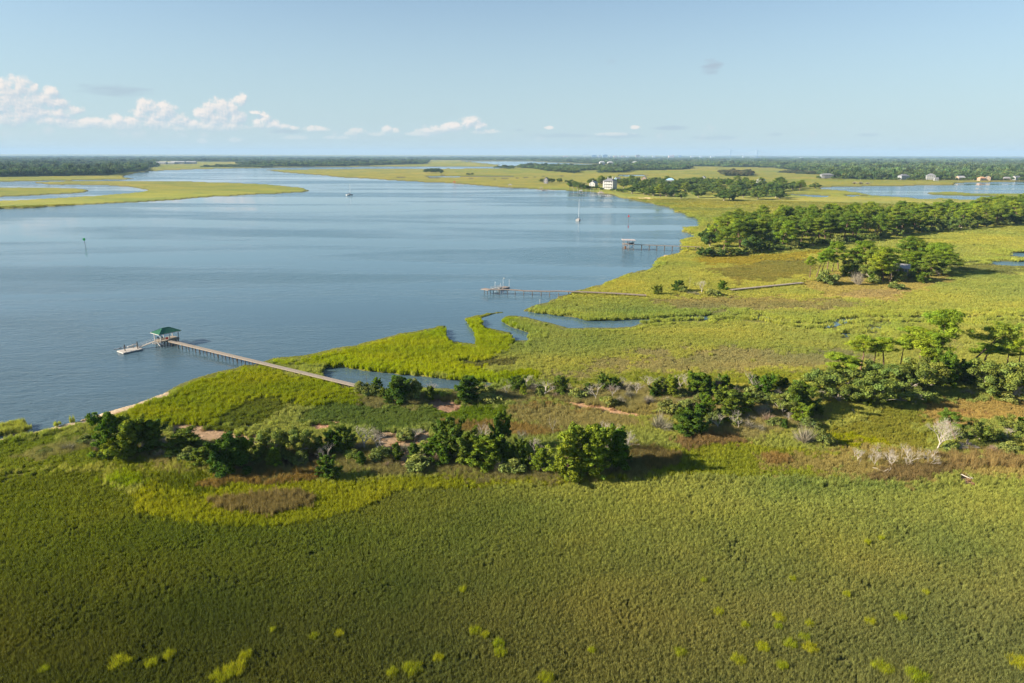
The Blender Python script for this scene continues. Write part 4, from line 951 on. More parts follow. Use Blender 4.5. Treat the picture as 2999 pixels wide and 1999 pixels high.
def sample_poly(poly, n, mind, seed, grow=None):
    """points in a pixel polygon, no two closer than mind metres"""
    r = np.random.default_rng(seed); w = np.array([P(*p)[:2] for p in poly]); lo, hi = w.min(0), w.max(0); out = []
    for _ in range(60):
        c = r.uniform(lo, hi, (4000, 2)); px, py = proj(c[:, 0], c[:, 1]); c = c[pip(px, py, poly)]
        for q in c:
            if all((q[0] - o[0]) ** 2 + (q[1] - o[1]) ** 2 > mind ** 2 for o in out): out.append((q[0], q[1]))
            if len(out) >= n: return out
    return out
G = 'trees and shrubs of the near scrub ridge'
GS = 'dead trees in the dry field'
GP_ = 'tall pines over the oak thicket'
FRONT = [
 # left end of the ridge
 ('cedar', 327, 1345, 128, 105, 'tall dark cedar at the left end of the ridge, next to the sandy beach'),
 ('cedar', 385, 1338, 112, 110, 'broad dark cedar right behind the tall one near the beach'),
 ('cedar', 448, 1327, 88, 90, 'dark cedar on the right flank of the leftmost cedar clump'),
 ('cone', 548, 1328, 66, 88, 'pointed dark cedar standing alone beside the pink sand strip'),
 ('lightshrub', 506, 1345, 30, 44, 'small pale green bush in front of the leftmost cedar clump'),
 ('greytwig', 470, 1318, 28, 44, 'grey twiggy bush under the leftmost cedar clump'),
 ('cedar', 592, 1368, 58, 74, 'low rounded cedar on the left side of the second cedar clump'),
 ('cedar', 668, 1390, 116, 112, 'tall dark cedar in front of the pink sand strip, reaching down to the marsh edge'),
 ('cedar', 720, 1368, 84, 70, 'dark cedar close behind the right side of the second cedar clump'),
 ('oak', 800, 1347, 94, 88, 'round crowned oak with visible trunk, left one of the pair behind the second cedar clump'),
 ('oak', 886, 1343, 92, 84, 'round crowned oak with visible trunk, right one of the pair behind the second cedar clump'),
 ('shrub', 760, 1350, 50, 60, 'green bush between the second cedar clump and the oak pair'),
 ('greytwig', 885, 1368, 30, 60, 'grey bush at the foot of the right round oak'),
 ('cedar', 966, 1408, 72, 60, 'small cedar standing out into the marsh edge in front of the oak pair'),
 ('shrub', 255, 1300, 26, 50, 'grey green bush at the top of the beach'),
 ('greytwig', 205, 1322, 26, 80, 'low grey scrub between the beach and the dark marsh'),
 ('shrub', 130, 1330, 14, 50, 'low bush near the left edge, below the beach'),
 ('greytwig', 290, 1312, 34, 60, 'grey bush leaning against the leftmost cedar clump'),
 ('cedar', 1018, 1330, 78, 60, 'small cedar left of the pink sand hollow'),
 ('dead', 1064, 1322, 70, 70, 'bare grey tree at the left rim of the pink sand hollow'),
 ('cedar', 985, 1330, 66, 60, 'dark green cedar behind the small marsh edge cedar'),
 ('greytwig', 1105, 1282, 28, 60, 'grey bush at the top of the pink sand hollow'),
 ('shrub', 1190, 1290, 34, 60, 'green bush along the upper rim of the pink sand hollow'),
 ('dead', 1215, 1295, 40, 60, 'fallen grey branches beside the upper rim of the pink sand hollow'),
 # central clump, left half
 ('cedar', 1318, 1345, 112, 96, 'cedar with a flat top at the left of the central clump'),
 ('cedar', 1372, 1368, 94, 100, 'bushy cedar in the front of the central clump, left half'),
 ('cedar', 1466, 1332, 112, 62, 'slender dark cedar spire in the middle of the central clump'),
 ('cedar', 1424, 1375, 92, 92, 'dense cedar at the front of the central clump, just left of its gap'),
 ('cedar', 1268, 1345, 58, 70, 'low cedar at the far left of the central clump'),
 ('twig', 1285, 1362, 58, 80, 'pinkish bare bush in front of the left side of the central clump'),
 ('dead', 1408, 1330, 90, 90, 'bare grey crown rising between the flat topped cedar and the spire'),
 ('greytwig', 1230, 1368, 40, 70, 'grey bush below the pink sand hollow'),
 ('greytwig', 1460, 1385, 44, 66, 'dry bush at the foot of the central clump, left half'),
 # gap and right half
 ('cedar', 1530, 1372, 78, 50, 'narrow cedar standing in the gap of the central clump'),
 ('dead', 1520, 1330, 74, 56, 'dead white branches behind the gap of the central clump'),
 ('snag', 1620, 1282, 64, 40, 'broken silver snag behind the right half of the central clump'),
 ('cedar', 1586, 1387, 72, 62, 'round bright cedar at the front left of the right half of the central clump'),
 ('cedar', 1662, 1398, 138, 118, 'tall wide cedar at the centre of the right half of the central clump'),
 ('cedar', 1742, 1396, 150, 112, 'tallest cedar of the central clump, with its foot in the marsh'),
 ('cedar', 1800, 1376, 116, 90, 'dark cedar on the right flank of the central clump'),
 ('snag', 1700, 1345, 92, 40, 'bare pale trunk in front of the tallest cedar'),
 ('dead', 1836, 1330, 70, 62, 'bare grey branches on the right edge of the central clump'),
 ('dead', 1776, 1330, 92, 70, 'bare grey crown behind the tallest cedar'),
 ('dead', 1566, 1360, 80, 30, 'thin dead stem between the two halves of the central clump'),
 # back row along the backwater
 ('cedar', 1166, 1180, 72, 92, 'round dark cedar by the backwater where the long pier ends'),
 ('shrub', 1210, 1172, 58, 50, 'smaller green tree touching the cedar by the backwater'),
 ('shrub', 1064, 1158, 38, 56, 'bush at the landward end of the long pier'),
 ('shrub', 1115, 1166, 22, 40, 'low bush between the pier end and the backwater cedar'),
 ('cone', 1364, 1180, 72, 70, 'open cone shaped cedar at the tip of the backwater'),
 ('shrub', 1430, 1180, 26, 70, 'low scrub right of the cone shaped cedar'),
 ('cedar', 1516, 1148, 44, 52, 'small cedar right of the end of the backwater'),
 ('dead', 1591, 1166, 52, 70, 'grey dead tree in the back row, nearest to the backwater'),
 ('cone', 1645, 1160, 56, 44, 'cone cedar in the back row between two dead trees'),
 ('greytwig', 1560, 1150, 32, 60, 'grey bush in the back row right of the backwater'),
 ('shrub', 1690, 1168, 30, 50, 'green bush in the back row under the leaning cedar'),
 ('cedar', 1768, 1146, 48, 34, 'upright narrow cedar in the back row'),
 ('dead', 1744, 1176, 50, 58, 'grey fan shaped dead tree in front of the narrow back row cedar'),
 ('cedar', 1802, 1146, 38, 44, 'dark cedar tucked behind the narrow back row cedar'),
 ('greytwig', 1833, 1150, 34, 50, 'pale grey bush in the back row, right of the narrow cedar'),
 ('shrub', 1786, 1192, 32, 44, 'dark green bush in front of the grey fan shaped dead tree'),
 ('cedar', 1924, 1166, 46, 56, 'cedar in the back row left of the bare pole'),
 ('cedar', 1962, 1166, 56, 56, 'cedar in the back row right behind the bare pole'),
 ('dead', 1992, 1142, 46, 60, 'white dead tree in the back row right of the bare pole'),
 ('greytwig', 1932, 1262, 58, 92, 'big tangle of bare grey branches at the head of the brown sedge'),
 ('cedar', 1990, 1240, 40, 50, 'dark bush behind the big tangle of grey branches'),
 # middle of the ridge
 ('cedar', 2030, 1278, 74, 92, 'dense dark cedar at the front of the middle ridge'),
 ('cedar', 2040, 1158, 62, 72, 'leafy cedar at the left of the middle back row'),
 ('twig', 2098, 1158, 58, 40, 'thin tree with reddish bare twigs in the middle back row'),
 ('cedar', 2074, 1164, 52, 50, 'dark cedar below the tree with reddish twigs'),
 ('cedar', 2116, 1150, 46, 48, 'dark cedar right of the tree with reddish twigs'),
 ('dead', 2210, 1160, 64, 66, 'grey bare tree above the green bushes of the middle ridge'),
 ('cedar', 2236, 1166, 58, 60, 'green cedar right beside the grey bare tree'),
 ('cedar', 2266, 1150, 50, 44, 'bright cedar at the right end of the middle back row'),
 ('cedar', 2142, 1226, 78, 108, 'broad bright cedar in the middle of the ridge'),
 ('cedar', 2066, 1222, 58, 50, 'tall narrow cedar left of the broad bright cedar'),
 ('twig', 2020, 1206, 40, 70, 'pinkish bare bush over the dense dark front cedar'),
 ('shrub', 2090, 1250, 44, 44, 'green bush in front of the broad bright cedar'),
 ('greytwig', 2232, 1226, 44, 76, 'grey tangle of twigs right of the broad bright cedar'),
 ('shrub', 2158, 1252, 30, 34, 'small round green bush below the broad bright cedar'),
 ('baldoak', 2289, 1222, 66, 80, 'oak with a leaning pale trunk right of the grey tangle'),
 ('cedar', 2330, 1218, 90, 104, 'big leafy cedar left of the oak thicket'),
 ('cedar', 2350, 1238, 50, 60, 'bright low cedar in front of the oak thicket'),
 ('shrub', 2270, 1250, 26, 50, 'low green bush right of the small round bush'),
 ('greytwig', 2190, 1258, 30, 60, 'low grey scrub in front of the middle ridge'),
 ('greytwig', 2355, 1302, 66, 84, 'large bare pinkish bush standing alone in the grass'),
 ('shrub', 2412, 1306, 48, 46, 'dark bush pressed against the large bare pinkish bush'),
 # oak thicket and pines
 ('oak', 2410, 1178, 92, 120, 'oak with twisted pale limbs at the left of the thicket'),
 ('baldoak', 2462, 1188, 70, 110, 'nearly bare oak with white crooked limbs at the front of the thicket'),
 ('oak', 2545, 1196, 96, 116, 'dense oak in the front of the thicket under the pine row'),
 ('baldoak', 2620, 1190, 60, 130, 'low oak with long white sideways limbs'),
 ('oak', 2645, 1168, 98, 130, 'wide grey green oak in the middle of the thicket'),
 ('oak', 2700, 1152, 100, 120, 'dark oak below the tallest pine'),
 ('oak', 2592, 1150, 84, 110, 'oak behind the front of the thicket'),
 ('cedar', 2540, 1198, 42, 44, 'bright round bush in the dark mouth of the thicket'),
 ('cedar', 2768, 1142, 96, 76, 'dark cedar between the tallest pine and the leaning pine'),
 ('cedar', 2738, 1120, 84, 60, 'dark cedar behind the tallest pine'),
 ('cedar', 2826, 1132, 66, 70, 'dark cedar at the foot of the leaning pine'),
 ('oak', 2890, 1160, 94, 130, 'large grey green oak right of the clearing'),
 ('oak', 2968, 1168, 110, 130, 'large oak cut by the right edge of the picture'),
 ('shrub', 2945, 1184, 30, 50, 'brown green bush below the large oaks on the right'),
 ('oak', 2480, 1150, 76, 90, 'oak under the first pines at the left of the thicket'),
 ('pine', 2456, 1142, 98, 78, 'pine with a round yellow green crown at the left of the pine row'),
 ('slimpine', 2512, 1128, 74, 46, 'small yellowish pine next to the leftmost pine'),
 ('slimpine', 2519, 1096, 104, 62, 'slim pine standing above the small yellowish pine'),
 ('slimpine', 2552, 1092, 92, 50, 'slim pine, second of the free standing ones'),
 ('slimpine', 2585, 1092, 98, 58, 'slim dark crowned pine, third of the free standing ones'),
 ('slimpine', 2632, 1086, 94, 42, 'thin pine left of the widest pine crown'),
 ('pine', 2690, 1104, 130, 108, 'pine with the widest yellow green crown of the row'),
 ('pine', 2722, 1108, 128, 80, 'pine right against the widest crown'),
 ('slimpine', 2750, 1112, 196, 84, 'tallest pine, its flat crown high above all others'),
 ('snagpine', 2784, 1072, 108, 60, 'leafless dark pine between the two tallest pines'),
 ('leanpine', 2812, 1098, 168, 104, 'tall pine leaning right with an open crown'),
 ('slimpine', 2876, 1086, 76, 72, 'low spreading pine right of the leaning pine'),
 ('pine', 2950, 1082, 78, 60, 'yellow green pine near the right edge of the picture'),
 ('pine', 2982, 1084, 90, 54, 'pine at the right edge of the picture behind the large oak'),
 # dry field
 ('fandead', 2741, 1318, 100, 84, 'big white dead tree spreading like a fan'),
 ('leanpine', 2806, 1304, 94, 60, 'leaning tree with white trunk and sparse green top beside the wooden platform'),
 ('baldoak', 2868, 1296, 70, 84, 'oak with low green crown and pale limbs right of the wooden platform'),
 ('baldoak', 2950, 1272, 58, 80, 'greyish half bare oak near the right edge'),
 ('baldoak', 2996, 1300, 70, 60, 'pale trunked oak cut by the right edge'),
 ('shrub', 2905, 1290, 36, 60, 'dark bush between the two half bare oaks'),
 ('snag', 2515, 1368, 38, 10, 'short bare stump, leftmost of the dead trees in the field'),
 ('snag', 2546, 1362, 64, 14, 'tall bare pole, second from the left among the dead trees in the field'),
 ('dead', 2569, 1347, 48, 44, 'small twiggy dead tree right of the tall bare pole'),
 ('dead', 2611, 1372, 44, 50, 'low grey twiggy dead tree in front of the dead group'),
 ('snag', 2640, 1347, 46, 30, 'curved dead tree bending to the right'),
 ('dead', 2662, 1370, 76, 60, 'tallest white dead tree of the field group'),
 ('snag', 2687, 1353, 54, 20, 'upright dead tree right of the tallest one'),
 ('dead', 2718, 1362, 40, 60, 'low wide dead tree at the right of the field group'),
 ('shrub', 2782, 1322, 26, 40, 'dark bush under the fan shaped dead tree'),
 ('shrub', 2940, 1328, 24, 50, 'green bush in front of the half bare oaks'),
 ('shrub', 2872, 1350, 20, 26, 'small dark bush in the brown sedge at the right'),
 ('lightshrub', 730, 1492, 16, 40, 'small green bush in the grey sedge island'),
 ('shrub', 2000, 858, 26, 30, 'dark bush near the end of the second pier'),
 ('cedar', 1924, 864, 28, 30, 'round cedar beside the second pier'),
 ('cedar', 1984, 854, 34, 34, 'dark cedar beside the thin dead trunk'),
 ('snag', 2019, 858, 52, 10, 'thin dead trunk standing by the second pier'),
 ('dead', 2056, 858, 38, 36, 'grey ragged tree between the second pier and the boardwalk'),
 ('shrub', 2082, 866, 24, 44, 'dark scrub left of the boardwalk'),
 ('cedar', 2116, 850, 28, 28, 'small cedar at the left end of the boardwalk'),
 ('greytwig', 2035, 864, 14, 50, 'low dry scrub around the thin dead trunk'),
]
for k, px, py, h, w, lb in FRONT:
    f_ = 1.22 if k in ('cedar', 'cone', 'oak', 'baldoak', 'shrub') else 1.0
    tree_px(k, px, py, h * (1.06 if f_ > 1 else 1), w * f_, lb, None)

# the thicket between them: low bushes nobody tells apart
RIDGE = [([(240, 1300), (420, 1305), (620, 1320), (1000, 1318), (1080, 1325), (1260, 1335), (1500, 1350), (1850, 1330), (1860, 1385), (1500, 1395), (1250, 1385), (1000, 1380), (700, 1385), (480, 1358), (300, 1345)], 62, 3.4, 31, 'front'),
         ([(1040, 1150), (1250, 1160), (1500, 1140), (1900, 1138), (2300, 1146), (2420, 1200), (2400, 1262), (2200, 1272), (2050, 1286), (1980, 1245), (1900, 1195), (1700, 1180), (1500, 1168), (1300, 1182), (1060, 1184)], 96, 4.0, 32, 'back'),
         ([(2420, 1150), (2700, 1110), (2999, 1120), (3050, 1180), (2900, 1185), (2760, 1165), (2660, 1205), (2480, 1205)], 26, 5.0, 33, 'thicket'), ([(2760, 1290), (3020, 1270), (3040, 1330), (2780, 1335)], 14, 4.5, 34, 'field')]
for poly, n, md, sd_, nm_ in RIDGE:
    for i, (x, y) in enumerate(sample_poly(poly, n, md, sd_)):
        k = ('shrub', 'greytwig', 'cedar', 'dead', 'lightshrub', 'dead', 'shrub', 'twig', 'cone', 'greytwig')[i % 10]
        where = {'front': 'in the low thicket between the sandy patches and the near marsh', 'back': 'in the low thicket along the back row of the ridge', 'thicket': 'in the undergrowth of the oak thicket', 'field': 'in the scrub around the wooden platform'}[nm_]
        h, w, lb = {'shrub': (2.6, 4.4, 'small olive green bush'), 'greytwig': (2.0, 3.8, 'low grey twiggy bush'), 'cedar': (3.8, 3.4, 'young dark cedar'), 'cone': (3.4, 2.4, 'young dark cedar'), 'lightshrub': (1.7, 3.0, 'small pale green bush'), 'dead': (3.2, 3.2, 'little bare grey tree'), 'twig': (2.0, 3.4, 'low reddish twiggy bush')}[k]
        f_ = TR.uniform(.75, 1.35); tree_at(k, x, y, h * f_, w * f_, lb + ' ' + where, lb + ' group ' + where)
for i, (x, y) in enumerate(sample_poly([(2500, 1345), (2740, 1335), (2750, 1368), (2620, 1380), (2500, 1372)], 14, 1.6, 63)):
    f_ = TR.uniform(.7, 1.3); tree_at('dead' if i % 3 else 'snag', x, y, 3.4 * f_, (2.6 if i % 3 else .9) * f_, 'thin grey dead sapling among the dead trees of the dry field', 'dead saplings of the dry field')
# tussocks in the near marsh
TUSS = [(354, 1945, 70), (443, 1948, 40), (497, 1923, 40), (690, 1965, 75), (650, 1985, 70), (720, 1925, 42), (131, 1967, 32), (921, 1868, 30), (994, 1862, 32), (1355, 1731, 26), (1393, 1853, 40), (1421, 1865, 32), (1460, 1888, 40), (1466, 1916, 42), (1285, 1932, 36),
        (1208, 1964, 66), (2105, 1798, 32), (2281, 1814, 42), (2182, 1837, 28), (2278, 1840, 26), (2370, 1833, 32), (2548, 1827, 36), (2635, 1811, 36), (2354, 1872, 36), (2313, 1891, 44), (2373, 1903, 48), (2233, 1900, 46), (1991, 1916, 42), (2163, 1938, 48), (2290, 1954, 40),
        (1733, 1910, 26), (1599, 1993, 50), (2584, 1961, 66), (2686, 1985, 74), (2985, 1948, 70), (1150, 1975, 40), (2480, 1745, 24), (2710, 1740, 22), (2320, 1700, 22), (2060, 1705, 20), (2540, 1590, 20), (2580, 1580, 20), (800, 1850, 22)]
M_TUFT = leaf_mat('tussock_blades', s2l(160, 166, 38), 0.35)
tm = []
for i in range(3):
    m_ = grass_patch('tussock', 700 + i, 60, 1500, 1.0, 0.018, 0.35, 0.10); m_.materials.clear(); m_.materials.append(M_TUFT); tm.append(m_)
for i, (px, py, w) in enumerate(TUSS):
    g = P(px, py, 0.5); m = mpp(px, py); o = bpy.data.objects.new('grass_tussock', tm[i % 3]); COL.objects.link(o)
    o.location = (g.x, g.y, 0.2); s = w * m * 0.42; o.scale = (s, s * 1.05, 1.05 + 0.14 * s); o.rotation_euler = (0, 0, i * 1.7)
    tag(o, 'bright yellow-green grass tussock rising from the dark near marsh', 'grass tussock', 'grass tussocks in the near marsh')

# ------------------------------------------------------------------ tree belt, hammock with the cabin, wooded island
BELT = [(2062, 754), (2130, 750), (2212, 741), (2330, 729), (2425, 721), (2552, 711), (2679, 689), (2807, 676), (2999, 656), (3250, 632), (3250, 596), (2999, 616), (2800, 634), (2600, 648), (2420, 654), (2300, 660), (2150, 672), (2080, 702)]
bp_ = sample_poly(BELT, 275, 6.2, 41)
GB = 'trees of the long pine belt behind the marsh'
for i, (x, y) in enumerate(bp_):
    k = ('beltpine', 'darkpine', 'faroak', 'beltpine', 'beltpine', 'darkpine', 'faroak')[i % 7]
    if k in ('beltpine', 'darkpine'): tree_at(k, x, y, TR.uniform(14.5, 19.5), TR.uniform(10.5, 14.5), 'tall pine in the long belt of trees behind the marsh', GB)
    else: tree_at(k, x, y, TR.uniform(10, 13.5), TR.uniform(13, 17), 'round dark oak filling the long belt of trees behind the marsh', 'oaks of the long pine belt')
front = [(2066, 752), (2085, 750), (2108, 752), (2135, 750), (2160, 748), (2190, 744), (2220, 740), (2250, 738), (2285, 734), (2318, 731), (2350, 729), (2385, 725), (2420, 722), (2450, 719), (2490, 716), (2520, 713), (2555, 710), (2590, 704), (2625, 698), (2660, 692), (2700, 688), (2740, 683), (2790, 678), (2840, 672), (2890, 667), (2940, 662), (2985, 658)]
for i, (px, py) in enumerate(front):
    tree_px(('faroak', 'shrub', 'faroak', 'oak')[i % 4], px, py, TR.uniform(22, 36) * (1 - (px - 2060) / 4000), TR.uniform(36, 52) * (1 - (px - 2060) / 4000), 'low dark bush along the front foot of the long pine belt', 'bushes along the front of the pine belt')

GH = 'trees around the cabin hammock'
HAM = [('shrub', 2419, 833, 46, 56, 'big round bush at the left end of the cabin hammock'), ('slimpine', 2371, 818, 62, 24, 'leftmost thin pine of the cabin hammock'), ('slimpine', 2388, 818, 76, 30, 'second thin pine from the left in the cabin hammock'), ('slimpine', 2402, 815, 82, 34, 'thin pine with two bare stems left of the big round bush'),
 ('slimpine', 2422, 802, 66, 30, 'thin pine behind the big round bush'), ('slimpine', 2436, 801, 50, 28, 'short pine behind the big round bush'), ('beltpine', 2455, 796, 80, 48, 'tall lone pine on the left part of the hammock'), ('cedar', 2470, 812, 34, 30, 'dark cedar in the gap of the hammock'), ('cedar', 2492, 815, 36, 40, 'dark bush right of the gap of the hammock'),
 ('beltpine', 2514, 797, 66, 40, 'pine at the left of the hammock centre'), ('beltpine', 2540, 797, 82, 60, 'wide pine in the hammock centre'), ('beltpine', 2562, 812, 78, 46, 'pine in front of the wide hammock pine'), ('beltpine', 2586, 829, 86, 48, 'pine left of the cabin roof'), ('oak', 2547, 824, 56, 56, 'oak in the shade of the hammock centre'),
 ('greytwig', 2511, 836, 44, 44, 'bare pale bush at the front of the hammock'), ('beltpine', 2606, 829, 100, 44, 'tall dark pine right beside the cabin'), ('shrub', 2561, 833, 28, 34, 'light green bush at the front of the hammock'), ('beltpine', 2657, 790, 92, 64, 'tallest pine behind the cabin'), ('beltpine', 2676, 792, 86, 50, 'pine just right of the tallest one behind the cabin'),
 ('beltpine', 2716, 797, 84, 56, 'pine at the upper right of the hammock'), ('beltpine', 2696, 802, 60, 56, 'broad pine right of the cabin'), ('beltpine', 2741, 802, 82, 46, 'pine near the right end of the hammock'), ('beltpine', 2764, 805, 60, 46, 'last dark pine at the right end of the hammock'), ('beltpine', 2730, 812, 62, 46, 'low pine at the right front of the hammock'),
 ('baldoak', 2626, 828, 44, 44, 'pale trunked tree in front of the cabin'), ('shrub', 2621, 846, 24, 44, 'dark bush in front of the pale trunked tree'), ('cedar', 2696, 830, 32, 44, 'dark round bush right of the cabin'), ('oak', 2745, 812, 40, 50, 'oak at the right foot of the hammock'), ('oak', 2600, 800, 50, 50, 'oak behind the cabin'), ('oak', 2490, 800, 40, 50, 'oak behind the gap of the hammock'), ('cedar', 2665, 812, 40, 36, 'dark cedar in the shade right of the cabin')]
for k, px, py, h, w, lb in HAM: tree_px(k, px, py, h, w * (1.3 if k in ('beltpine', 'oak') else 1.1), lb, None)
for i, (x, y) in enumerate(sample_poly([(2470, 815), (2560, 835), (2600, 832), (2690, 825), (2770, 806), (2740, 790), (2640, 785), (2520, 792)], 22, 4.5, 77)):
    tree_at(('shrub', 'oak', 'cedar')[i % 3], x, y, TR.uniform(3.0, 6.5), TR.uniform(5, 8), 'low tree filling the understory of the cabin hammock', 'understory of the cabin hammock')

ISLAND = [(1672, 553), (1720, 557), (1752, 556), (1800, 561), (1850, 570), (1935, 579), (2000, 586), (2127, 590), (2240, 589), (2289, 588), (2286, 579), (2262, 570), (2290, 561), (2416, 564), (2418, 558), (2330, 548), (2230, 543), (2100, 537), (2000, 535), (1900, 537), (1830, 536), (1740, 540), (1688, 547)]
CLEAR = [(1700, 560, 1826, 500), (1722, 557, 1752, 500)]
ip = sample_poly(ISLAND, 170, 15, 55)
GI = 'oaks of the wooded island with houses'
for i, (x, y) in enumerate(ip):
    px, py = proj(np.array([x]), np.array([y])); px, py = float(px[0]), float(py[0])
    if 1716 < px < 1822 and py > 546: continue
    tree_at('faroak' if i % 6 else 'darkpine', x, y, TR.uniform(11, 15.5) if i % 6 else TR.uniform(15, 19), TR.uniform(20, 28) if i % 6 else 15,
            'round oak in the woods of the island with houses' if i % 6 else 'dark pine in the woods of the island with houses', GI if i % 6 else 'pines of the wooded island with houses')
for px, py, h, w in ((1690, 553, 20, 30), (1704, 555, 22, 30), (1716, 556, 16, 22), (1730, 556, 13, 20), (1748, 556, 14, 18), (1762, 558, 9, 14), (1792, 561, 9, 18), (1812, 564, 12, 20), (1826, 566, 16, 24)):
    tree_px('faroak', px, py, h, w, 'low tree in front of the white houses on the island', 'low trees in front of the white houses')
for px, py, h, w, g in ((1248, 506, 11, 20, 0), (1262, 507, 13, 22, 0), (1276, 507, 14, 22, 0), (1290, 507, 12, 22, 0), (1270, 503, 12, 20, 0), (1256, 504, 12, 20, 0), (1284, 503, 12, 20, 0), (1371, 513, 7, 13, 1), (1382, 513, 7, 12, 1), (1588, 535, 14, 20, 2), (1603, 536, 17, 24, 2), (1616, 536, 15, 22, 2), (1638, 536, 16, 18, 3), (1660, 535, 8, 16, 4), (1674, 534, 8, 16, 4), (2502, 539, 8, 24, 5), (2520, 540, 9, 26, 5), (2540, 540, 7, 22, 5)):
    tree_px('faroak' if g != 5 else 'greytwig', px, py, h, w, ['oak on the small dark islet in the far marsh', 'tiny tree on the smallest islet in the far marsh', 'oak hugging the grey peaked house in the marsh', 'single oak right of the grey peaked house', 'bush on the marsh left of the wooded island', 'brown scrub on the marsh below the far white mansion'][g],
            ['oaks on the small islet', 'trees on the smallest islet', 'oaks at the grey peaked house', None, 'bushes left of the wooded island', 'brown scrub in the far marsh'][g])

rs = random.Random(9)
for px in [2395, 2404, 2440, 2450, 2462, 2476, 2520, 2546, 2570, 2592, 2612, 2628, 2662, 2672, 2688, 2700, 2710, 2752, 2764, 2780, 2796, 2822, 2836, 2850, 2864, 2904, 2916, 2930, 2962, 2986, 2998, 2418, 2648, 2732, 2806, 2882, 2942]:
    py = 527.6 + (px - 2500) * .0018 if px > 2510 else 523.8 + (px - 2400) * .02; small = px in (2418, 2648, 2732, 2806, 2882, 2942)
    tree_px('faroak', px, py + rs.uniform(-.3, .5), (5 if small else rs.uniform(8, 14)), rs.uniform(12, 22), 'oak standing between the houses of the far right shore', 'oaks along the far right shore')
# ------------------------------------------------------------------ far woods (nobody could count them)
def far_crown(seed, mat):
    r = np.random.default_rng(seed); cl = []
    for i in range(14):
        an = r.uniform(0, 6.28); rr = 0.75 * math.sqrt(r.uniform(0, 1)); cl.append((rr * math.cos(an), rr * math.sin(an), 0.3 + 0.55 * math.sqrt(max(0.05, 1 - rr * rr)) * r.uniform(.6, 1), r.uniform(0.22, 0.36)))
    return leaf_mesh('far_crown', cl, 420, 0.10, seed + 1, mat, 0.7, 1.2, 0.5, 0.2)
M_FAR = leaf_mat('far_wood_leaves', trans=0.15, inst=True)
FC = [far_crown(800 + i, M_FAR) for i in range(4)]
def woods(name, poly, label, d0=900, d1=19500, k=0.0062, smin=9.0, hh=(9, 19), tone=C(88, 108, 62)):
    r = np.random.default_rng(len(name)); X, Y_, S_ = [], [], []
    w = [P(max(-1500, min(4600, p[0])), p[1]) for p in poly]; ymin = min(q.y for q in w); ymax = min(max(q.y for q in w), d1)
    y = ymin
    while y < ymax:
        s = max(smin, y * k); xs = np.arange(-1.0 * y, 1.0 * y, s); n = len(xs)
        X.append(xs + r.uniform(-.5, .5, n) * s); Y_.append(np.full(n, y) + r.uniform(-.5, .5, n) * s); S_.append(np.full(n, s)); y += s * (0.9 if y < 6000 else 1.6)
    x = np.concatenate(X); yy = np.concatenate(Y_); s = np.concatenate(S_)
    px, py = proj(x, yy); k_ = pip(px, py, poly) & land_mask(x, yy)
    for hx_, hy_ in ((2420, 523.6), (2645, 527), (2724, 527.6), (2741, 528.4), (2811, 527.6), (2874, 528.6), (2892, 528), (2947, 527.6), (2975, 526.8), (1763, 481.3), (1787, 481.6), (1860, 481)):
        q = P(hx_, hy_); dx_ = x - q.x * yy / q.y; dy_ = yy - q.y; k_ &= ~((np.abs(dx_) < 15) & (dy_ > -22) & (dy_ < 18)) & ~((np.abs(dx_) < 9) & (dy_ > -60) & (dy_ < 0))
    x, yy, s = x[k_], yy[k_], s[k_]; n = len(x)
    if not n: return
    h = r.uniform(hh[0], hh[1], n) * (0.62 + 0.8 * fbm(x / 220, yy / 330, 8, 3)) * (1 + 0.5 * (r.uniform(0, 1, n) > .96)); wd = s * r.uniform(0.5, 0.82, n)
    col = tone * r.uniform(0.42, 1.5, (n, 1)) * (0.8 + 0.45 * vnoise(x / 260, yy / 500, 9))[:, None] * np.stack([r.uniform(.85, 1.25, n), np.ones(n), r.uniform(.8, 1.2, n)], 1)
    z = gheight(x, yy) - 1.0
    scatter(name, np.stack([x, yy, z], 1), np.stack([np.zeros(n), np.zeros(n), r.uniform(0, 6.28, n)], 1), np.stack([wd, wd, h], 1), col, r.integers(0, 4, n), FC, M_FAR, label, 'woods')
    print(name, n)
FP = FOREST_POLYS
woods('left_bank_woods', FP['left'], 'dense dark woods along the left far bank')
woods('grove', FP['grove'], 'dark grove at the head of the river', smin=10)
woods('low_grove', FP['grove_low'], 'low scrub left of the grove at the head of the river', hh=(4, 9))
woods('horizon_woods', FP['band'], 'endless woods along the horizon and the right far shore', k=0.0068)
woods('long_islet_woods', FP['long_island'], 'woods on the long islet in the far marsh', hh=(10, 15))
woods('small_islet_woods', FP['islet_grove'], 'woods on the small islet by the far bay', hh=(8, 12))
woods('grey_scrub', FP['right_grove'], 'greyish wood in the marsh behind the wooded island', hh=(8, 12), tone=C(96, 100, 70))
woods('marsh_scrub', FP['right_scrub'], 'low scrub before the far right shore', hh=(4, 8), tone=C(96, 104, 70))
